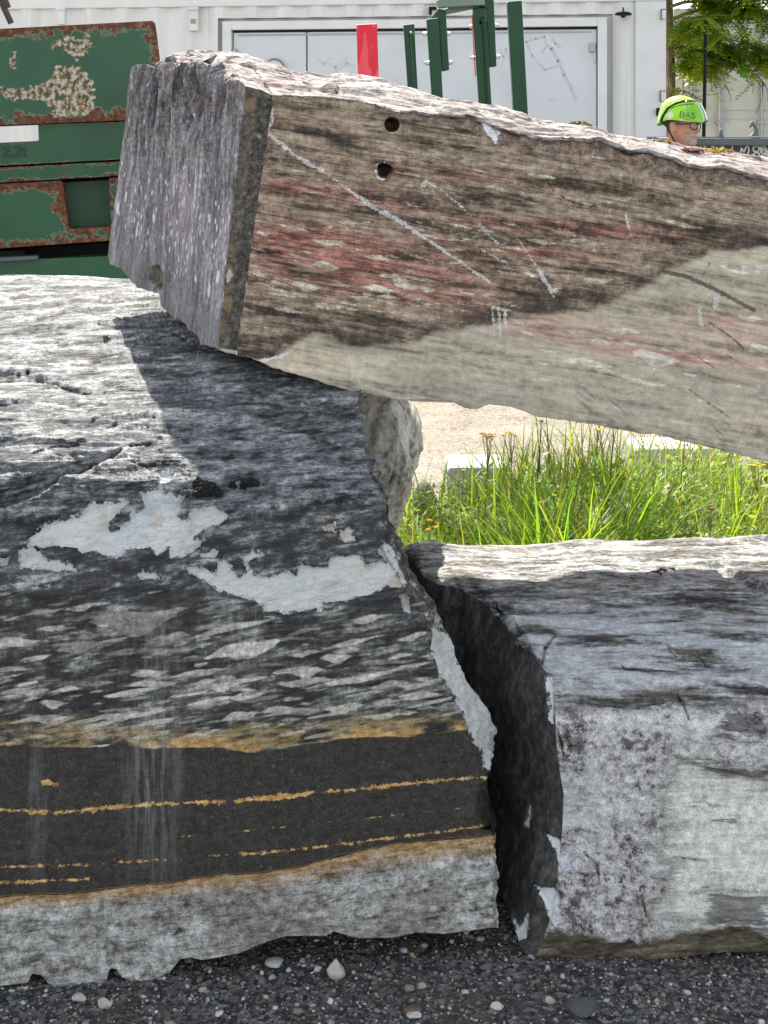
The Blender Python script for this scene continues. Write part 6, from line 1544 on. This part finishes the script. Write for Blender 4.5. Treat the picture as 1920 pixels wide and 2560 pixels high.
# ================================================================ TREE
BARK = MT("tree_bark", .9, .15); _b = BARK.noise(BARK.warp(BARK.fol(0, 60, 60, 7), 1, .5), 1.0, 6, .65)
BARK.col(BARK.ramp(_b, [(.36, (.07, .05, .028)), (.5, (.19, .14, .08)), (.66, (.34, .26, .16))])); BARK.bump(_b, .9, .012); BARK = BARK.m
TLEAF = leaf_mat("tree_leaves", .5)
def tree():
    rs = np.random.RandomState(17)
    YT = 14.7; bx = (1672 - 960) * YT / F; S = YT / F
    t = empty("young_tree", (bx, YT, 0), "young leafy tree beside the white container, its crown hanging over the cream one", "tree")
    bm = bmesh.new()
    tube(bm, [(0, 0, 0), (.005, 0, .8), (0, 0, 1.6), (.01, 0, 2.3), (.0, .02, 3.0), (.03, 0, 3.8), (.02, 0, 4.6)], [.075, .065, .06, .056, .045, .03, .012], 14)
    tips = []
    def limb(z, az, L, rise, r):
        p = np.array([0., 0, z]); d = np.array([math.cos(az), math.sin(az), rise]); pts = [p.copy()]
        for k in range(7):
            d = d + rs.normal(size=3) * .10 + np.array([0, 0, -.10]); d /= np.linalg.norm(d); p = p + d * L / 7; pts.append(p.copy())
        tube(bm, [tuple(q) for q in pts], [r * (1 - .85 * k / 7) for k in range(8)], 6)
        for k in range(2, 8):
            for j in range(2):
                q = pts[k]; dd = d + rs.normal(size=3) * .8; dd /= np.linalg.norm(dd); ll = L * rs.uniform(.14, .32)
                e = q + dd * ll + np.array([0, 0, -.08 * ll]); tube(bm, [tuple(q), tuple((q + e) / 2 + rs.normal(size=3) * .02), tuple(e)], [.006, .004, .0025], 4)
                for s_ in np.linspace(.2, 1, 5): tips.append(q + (e - q) * s_)
    for i in range(26):
        z = rs.uniform(2.45, 4.5); az = rs.uniform(0, 6.283)
        if math.cos(az) < -.2 and z < 3.0: az += 3.14
        limb(z, az, rs.uniform(.6, 1.15) if math.sin(az) > .2 else rs.uniform(.7, 1.35), rs.uniform(.0, .7), .02)
    limb(2.30, .25, .55, .9, .02); limb(2.55, .1, 1.0, .2, .018); limb(2.6, -.35, 1.0, .12, .018); limb(2.5, -.8, .75, .2, .016); limb(2.62, -.1, 1.1, .16, .016)
    limb(2.12, -.5, .30, .25, .008)
    bm_obj("trunk", bm, BARK, t, True)
    V, Fc, T = [], [], []
    for p in tips:
        for q_ in range(3):
            if p[2] < 2.30 + .12 * rs.rand() and rs.rand() < .9: continue
            az = rs.uniform(0, 6.283); L = rs.uniform(.14, .24); dr = rs.uniform(-.9, .1)
            d = np.array([math.cos(az), math.sin(az), dr]); d /= np.linalg.norm(d)
            side = np.cross(d, [0, 0, 1]); side /= np.linalg.norm(side)
            up = np.cross(side, d)
            tone = np.array((.20, .34, .03)) * rs.uniform(.6, 1.25) * np.array([rs.uniform(.8, 1.5), 1, rs.uniform(.7, 1.2)])
            nl = 6
            p2 = np.array(p) + rs.normal(size=3) * .03
            for k in range(nl):
                b = p2 + d * L * (k + .6) / nl + np.array([0, 0, -.10 * L * (k / nl) ** 2])
                for sg in (-1, 1):
                    l = rs.uniform(.036, .058); wd = l * .33
                    o_ = side * sg * .85 + d * .45 + up * rs.uniform(-.25, .1); o_ /= np.linalg.norm(o_); w_ = np.cross(o_, up); w_ /= (np.linalg.norm(w_) + 1e-6)
                    n0 = len(V); m_ = b + o_ * l * .5
                    V += [tuple(b), tuple(m_ + w_ * wd), tuple(b + o_ * l), tuple(m_ - w_ * wd)]; Fc.append((n0, n0 + 1, n0 + 2, n0 + 3)); T += [tone] * 4
    np_mesh("crown", np.array(V), Fc, [TLEAF], attrs=dict(tone=np.array(T)), parent=t)
tree()

# ================================================================ MAN WITH HELMET
def man():
    YP = 8.7; s = YP / F
    px = (1703 - 960) * s
    t = empty("person", (px, YP, 0), "man in lime green helmet and dark glasses, his head showing above the slab", "person")
    zc = CH - (313 - VH) * s                      # eye line
    yaw = R(-38)
    def ell(c, r, sub=3, rot=None, tw=0):
        V, Fx = ico(sub); V = V * np.array(r)
        if rot is not None: V = V @ np.array(Matrix.Rotation(rot[0], 3, rot[1])).T
        return V + np.array(c), Fx
    # head frame: +x forward, z up, origin at the eye line centre of the skull (about 0.09 behind the eyes)
    parts = [ell((-.005, 0, .045), (.098, .077, .098)), ell((.02, 0, -.02), (.078, .070, .10)), ell((.045, 0, -.068), (.050, .054, .052)), ell((.074, 0, -.100), (.024, .030, .024)),
             ell((.092, 0, -.010), (.018, .013, .030)), ell((.103, 0, -.032), (.019, .015, .013)), ell((.096, .012, -.036), (.011, .009, .009)), ell((.096, -.012, -.036), (.011, .009, .009)),
             ell((.080, 0, .020), (.020, .056, .014)), ell((.088, 0, -.064), (.012, .024, .006)), ell((.086, 0, -.074), (.012, .021, .007)),
             ell((.062, .044, -.030), (.028, .022, .024)), ell((.062, -.044, -.030), (.028, .022, .024)),
             ell((-.012, .077, -.012), (.022, .010, .034), 3), ell((-.012, -.077, -.012), (.022, .010, .034), 3), ell((-.018, .082, .004), (.018, .008, .016)), ell((-.018, -.082, .004), (.018, .008, .016)),
             ell((-.028, 0, -.115), (.056, .056, .10)), ell((-.04, 0, -.17), (.060, .066, .07))]
    cy, sy = math.cos(yaw), math.sin(yaw)
    def H(V): return np.stack([V[:, 0] * cy - V[:, 1] * sy, V[:, 0] * sy + V[:, 1] * cy, V[:, 2] + zc], -1)
    Vs, Fs, off = [], [], 0
    for V, Fx in parts:
        Vs.append(H(V)); Fs.append(Fx + off); off += len(V)
    # body grown from a joint skeleton
    sh = zc - .27
    J = {'pel': (0, 0, .98), 'sp': (-.02, 0, 1.22), 'ch': (-.03, 0, sh - .08), 'nk': (-.035, 0, sh + .04), 'nk2': (-.03, 0, sh + .10)}
    E = [('pel', 'sp'), ('sp', 'ch'), ('ch', 'nk'), ('nk', 'nk2')]; RD = {'pel': .15, 'sp': .145, 'ch': .165, 'nk': .075, 'nk2': .062}
    for q, k in ((1, 'l'), (-1, 'r')):
        J.update({'s' + k: (-.03, q * .19, sh - .06), 'e' + k: (-.06, q * .25, sh - .37), 'w' + k: (.04, q * .25, sh - .62), 'h' + k: (0, q * .10, .92), 'k' + k: (.03, q * .11, .50), 'a' + k: (-.01, q * .12, .09), 't' + k: (.15, q * .14, .05)})
        E += [('ch', 's' + k), ('s' + k, 'e' + k), ('e' + k, 'w' + k), ('pel', 'h' + k), ('h' + k, 'k' + k), ('k' + k, 'a' + k), ('a' + k, 't' + k)]
        RD.update({'s' + k: .078, 'e' + k: .055, 'w' + k: .038, 'h' + k: .10, 'k' + k: .072, 'a' + k: .055, 't' + k: .05})
        pw = np.array(J['w' + k])
        J['p' + k] = tuple(pw + (.03, 0, -.07)); E.append(('w' + k, 'p' + k)); RD['p' + k] = .036
        for fi, (dx, L) in enumerate(((.035, .072), (.015, .08), (-.005, .075), (-.024, .058))):
            a = tuple(np.array(J['p' + k]) + (dx, 0, -.035)); b = tuple(np.array(a) + (.012, -q * .015, -L))
            J[f'f{k}{fi}'] = a; J[f'g{k}{fi}'] = b; E += [('p' + k, f'f{k}{fi}'), (f'f{k}{fi}', f'g{k}{fi}')]; RD[f'f{k}{fi}'] = .012; RD[f'g{k}{fi}'] = .010
        a = tuple(np.array(J['p' + k]) + (.045, -q * .01, .0)); b = tuple(np.array(a) + (.02, -q * .015, -.045))
        J['u' + k] = a; J['v' + k] = b; E += [('p' + k, 'u' + k), ('u' + k, 'v' + k)]; RD['u' + k] = .012; RD['v' + k] = .010
    keys = list(J); ix = {k: i for i, k in enumerate(keys)}
    me = bpy.data.meshes.new("skeleton"); 
    a_ = R(-12)
    me.from_pydata([(J[k][0] * math.cos(a_) - J[k][1] * math.sin(a_), J[k][0] * math.sin(a_) + J[k][1] * math.cos(a_), J[k][2]) for k in keys], [(ix[a], ix[b]) for a, b in E], [])
    so = bpy.data.objects.new("skeleton", me); COL.objects.link(so)
    so.modifiers.new("skin", 'SKIN')
    for i, k in enumerate(keys):
        sv = me.skin_vertices[0].data[i]; sv.radius = (RD[k], RD[k]); sv.use_root = (k == 'pel')
    so.modifiers.new("sub", 'SUBSURF').levels = 2
    dg = bpy.context.evaluated_depsgraph_get(); ev = so.evaluated_get(dg); bm_ = ev.to_mesh()
    BV = np.array([v.co[:] for v in bm_.vertices]); BF = [tuple(i + off for i in p.vertices) for p in bm_.polygons]
    ev.to_mesh_clear(); bpy.data.objects.remove(so)
    allV = np.concatenate(Vs + [BV]); allF = [tuple(int(i) for i in f) for Fx in Fs for f in Fx] + BF
    m = MT("person_skin_and_clothes", .6, .3); co = m.co(); z = m.sep(co)[2]
    skin = m.ramp(m.noise(co, 18, 5), [(.3, (.36, .17, .12)), (.7, (.52, .27, .20))])
    bd = m.attr("beard"); bc = m.ramp(m.noise(co, 150, 4, .7), [(.35, (.17, .12, .09)), (.6, (.42, .37, .33))])
    c = m.mix(m.sm(m.add(bd, m.mul(m.sub(m.noise(co, 60, 4), .5), .5)), .4, .7), skin, bc)
    c = m.mix(m.attr("hair"), c, (.07, .055, .045)); c = m.mix(m.attr("lips"), c, (.33, .13, .11))
    m.col(m.mix(m.sm(z, sh + .03, sh + .02), c, m.mix(m.sm(z, .99, .97), (.025, .028, .035), (.04, .045, .06))))
    m.bump(m.noise(co, 220, 3), .15, .002)
    o = np_mesh("body", allV, allF, [m.m], parent=t)
    rm = o.modifiers.new("rm", 'REMESH'); rm.mode = 'VOXEL'; rm.voxel_size = .0048
    sm2 = o.modifiers.new("smooth", 'SMOOTH'); sm2.factor = .5; sm2.iterations = 4
    dg.update(); dg = bpy.context.evaluated_depsgraph_get(); me2 = bpy.data.meshes.new_from_object(o.evaluated_get(dg))
    b2 = bmesh.new(); b2.from_mesh(me2); seen = set(); isl = []
    for v0 in b2.verts:
        if v0 in seen: continue
        st2 = [v0]; seen.add(v0); cur = []
        while st2:
            q = st2.pop(); cur.append(q)
            for e in q.link_edges:
                r_ = e.other_vert(q)
                if r_ not in seen: seen.add(r_); st2.append(r_)
        isl.append(cur)
    isl.sort(key=len)
    bmesh.ops.delete(b2, geom=[v for c_ in isl[:-1] for v in c_], context='VERTS'); b2.to_mesh(me2); b2.free()
    o.modifiers.clear(); o.data = me2; me2.polygons.foreach_set("use_smooth", np.full(len(me2.polygons), True))
    if not me2.materials: me2.materials.append(m.m)
    W = np.array([v.co[:] for v in me2.vertices]); L = np.stack([W[:, 0] * cy + W[:, 1] * sy, -W[:, 0] * sy + W[:, 1] * cy, W[:, 2] - zc], -1)
    be = sstep(L[:, 2], -.082, -.092) * sstep(L[:, 0], .015, .045) * (L[:, 2] > -.15)
    mo = sstep(np.abs(L[:, 2] + .056), .012, .006) * (L[:, 0] > .075) * (np.abs(L[:, 1]) < .03)
    si = sstep(np.abs(L[:, 1]), .02, .03) * sstep(L[:, 0], .05, .07) * (L[:, 2] < -.052) * (L[:, 2] > -.1) * .8
    beard = np.clip(np.maximum(be, np.maximum(mo, si)), 0, 1)
    hair = (L[:, 2] > -.03) * (L[:, 2] < .06) * sstep(L[:, 0], .022, .0) * (np.abs(L[:, 1]) < .083) * sstep(L[:, 2], -.03, .0) * (L[:, 0] < -.035)
    side = (L[:, 2] > .005) * (L[:, 0] < .03) * (np.abs(L[:, 1]) > .05) * (np.abs(L[:, 1]) < .079) * .7
    lips = sstep(np.abs(L[:, 2] + .068), .006, .003) * (L[:, 0] > .085) * .7
    for n_, a in (("beard", beard), ("hair", np.maximum(hair, side)), ("lips", lips)):
        at_ = me2.attributes.new(n_, 'FLOAT', 'POINT'); at_.data.foreach_set("value", a.astype(np.float32))
    # eyes
    hp = lambda x, y, z_: tuple(H(np.array([[x, y, z_]]))[0])
    for q in (1, -1):
        V, Fx = ell((.083, q * .031, .0), (.012, .012, .012)); np_mesh("eye", H(V), Fx, [plain("eye_white", (.5, .48, .45), .3)], parent=t)
        V, Fx = ell((.0935, q * .031, .0), (.003, .005, .005)); np_mesh("iris", H(V), Fx, [plain("iris_dark", (.03, .025, .02), .2)], parent=t)
    # glasses
    GF = plain("glasses_frame_black", (.012, .011, .012), .35)
    bm = bmesh.new()
    for q in (1, -1):
        pts = []
        for a in np.linspace(0, 6.283, 25):
            ca, sa = math.cos(a), math.sin(a); y = .029 * np.sign(ca) * abs(ca) ** .75; z_ = .021 * np.sign(sa) * abs(sa) ** .75
            pts.append(hp(.104 - .010 * (abs(q * .034 + y) / .06) ** 2, q * .034 + y, z_ - .004))
        tube(bm, pts, .0030, 6, False)
        tube(bm, [hp(.094, q * .062, .008), hp(.07, q * .075, .008), hp(-.005, q * .080, .006), hp(-.025, q * .080, -.006)], .0028, 6)
    tube(bm, [hp(.104, .008, .004), hp(.107, 0, .007), hp(.104, -.008, .004)], .0028, 6)
    gl = bm_obj("glasses", bm, GF, t, True)
    # helmet shell: domed, with a short peak in front and a lower back
    n1, n2 = 40, 64
    V = []
    for i in range(n1 + 1):
        ph = (i / n1) ** .9 * R(100)
        for j in range(n2):
            a = 6.28318 * j / n2; ca, sa = math.cos(a), math.sin(a)
            x, y, z_ = .128 * math.sin(ph) * ca - .004, .100 * math.sin(ph) * sa, .108 * math.cos(ph)
            lowk = max(0., (i / n1 - .62) / .38)
            z_ -= lowk * (.012 + .052 * max(0, -ca) ** 1.5 - .0 * max(0, ca)); x += lowk * (.022 * max(0, ca) ** 3 - .006 * max(0, -ca))
            y *= 1 - .06 * max(0, ca) ** 2
            V.append((x, y, z_ + .062 + .0))
    Fx = [(i * n2 + j, i * n2 + (j + 1) % n2, (i + 1) * n2 + (j + 1) % n2, (i + 1) * n2 + j) for i in range(n1) for j in range(n2)]
    hm = MT("helmet_lime_plastic", .25, .5); nz = hm.noise(hm.co(), 16, 3)
    ho = hm.sep(hm.co())
    hm.col(hm.mix(hm.mul(hm.attr("mark"), .9), hm.ramp(nz, [(.3, (.28, .66, .015)), (.7, (.34, .74, .03))]), (.66, .68, .66))); hm = hm.m
    HV = np.array(V); tilt = R(7)
    ct, st_ = math.cos(tilt), math.sin(tilt)
    def HT(A): A = np.asarray(A, float); return H(np.stack([A[:, 0] * ct + (A[:, 2] - .06) * st_, A[:, 1], -A[:, 0] * st_ + (A[:, 2] - .06) * ct + .06], -1))
    mark = np.zeros(len(HV))
    # grey reflective flashes on the side facing the camera, at the back and above the band
    def flash(cx, cz, rx, rz): return ((np.abs(HV[:, 0] - cx) / rx + np.abs(HV[:, 2] - cz) / rz) < 1) & (HV[:, 1] < 0)
    mark[flash(-.02, .055, .022, .025) | flash(-.095, .03, .018, .03) | flash(.065, .03, .045, .012)] = 1
    ho = np_mesh("helmet", HT(HV), Fx, [hm], attrs=dict(mark=mark), parent=t)
    sd_ = ho.modifiers.new("thick", 'SOLIDIFY'); sd_.thickness = .004; sd_.offset = -1
    # dark strap band across the shell and the goggle strap
    def on_shell(ca_deg, ph_deg, off=.004):
        a, ph = R(ca_deg), R(ph_deg); i_ = (ph / R(100)) ** (1 / .9)
        x, y, z_ = .128 * math.sin(ph) * math.cos(a) - .004, .100 * math.sin(ph) * math.sin(a), .108 * math.cos(ph)
        lowk = max(0., (i_ - .62) / .38); ca = math.cos(a)
        z_ -= lowk * (.012 + .052 * max(0, -ca) ** 1.5); x += lowk * (.022 * max(0, ca) ** 3 - .006 * max(0, -ca)); y *= 1 - .06 * max(0, ca) ** 2
        v = np.array([x, y, z_]); v = v * (1 + off / np.linalg.norm(v)); return (v[0], v[1], v[2] + .062)
    SB = plain("strap_black", (.012, .012, .013), .6)
    def band(path, wd, nm):
        bm = bmesh.new()
        tube(bm, [tuple(HT([on_shell(*p)])[0]) for p in path], wd, 8)
        return bm_obj(nm, bm, SB, t, True)
    for sgn in (-1, 1):
        band([(sgn * 125, 99), (sgn * 120, 90), (sgn * 108, 72), (sgn * 88, 54), (sgn * 60, 42), (sgn * 30, 40), (0, 41)], .0095, "helmet_strap")
        band([(sgn * 112, 84), (sgn * 92, 68), (sgn * 70, 58), (sgn * 45, 52), (sgn * 22, 50)], .0030, "visor_cord")
        bm = bmesh.new(); tube(bm, [tuple(HT([on_shell(sgn * 122, 99)])[0]), hp(-.05, sgn * .085, -.005), hp(-.03, sgn * .078, -.05), hp(.0, sgn * .062, -.115)], [.010, .008, .005, .005], 6); bm_obj("chin_strap", bm, SB, t, True)
    # clear visor pushed up on the front
    vm = MT("clear_visor", .08, .5); vm.b.inputs["Transmission Weight"].default_value = 1.0; vm.b.inputs["IOR"].default_value = 1.15; vm.col((.85, .9, .92))
    VV, VF = [], []
    for i in range(9):
        for j in range(17):
            v = np.array(on_shell(-58 + 116 * j / 16, 44 + 52 * i / 8, .014 + .008 * (i / 8))); VV.append(v)
    VF = [(i * 17 + j, i * 17 + j + 1, (i + 1) * 17 + j + 1, (i + 1) * 17 + j) for i in range(8) for j in range(16)]
    vo = np_mesh("visor", HT(np.array(VV)), VF, [vm.m], parent=t); q = vo.modifiers.new("thick", 'SOLIDIFY'); q.thickness = .002
    # printed letters BAS on the side towards the camera, wrapped on the shell
    LT = {'B': [[(0, 0), (0, 1), (.6, 1), (.68, .85), (.62, .58), (0, .53)], [(.55, .53), (.78, .4), (.75, .1), (.6, 0), (0, 0)]], 'A': [[(0, 0), (.42, 1), (.84, 0)], [(.17, .35), (.68, .35)]], 'S': [[(.72, .85), (.5, 1), (.2, 1), (.04, .8), (.2, .58), (.55, .45), (.74, .25), (.55, 0), (.2, 0), (0, .15)]]}
    bm = bmesh.new()
    x = 0
    for chr_ in "BAS":
        for ln in LT[chr_]:
            tube(bm, [tuple(HT([on_shell(-70 + 13.5 * (x + p[0]), 90 - 13.0 * p[1] + 0.0, .003)])[0]) for p in ln], .0033, 4)
        x += 1.05
    bm_obj("printed_letters", bm, SB, t)
    bm = bmesh.new()
    for k in range(2): tube(bm, [tuple(HT([on_shell(a, 93.5, .0035)])[0]) for a in np.linspace(-60 + 14 * k, -48 + 14 * k, 4)], .0014, 4)
    bm_obj("printed_line", bm, SB, t)
    bm = bmesh.new(); tube(bm, [tuple(HT([on_shell(a, p, .003)])[0]) for a, p in ((-63, 63), (-57, 67), (-52, 62))], .003, 4); bm_obj("printed_mark", bm, plain("white_print", (.8, .8, .8)), t)
man()
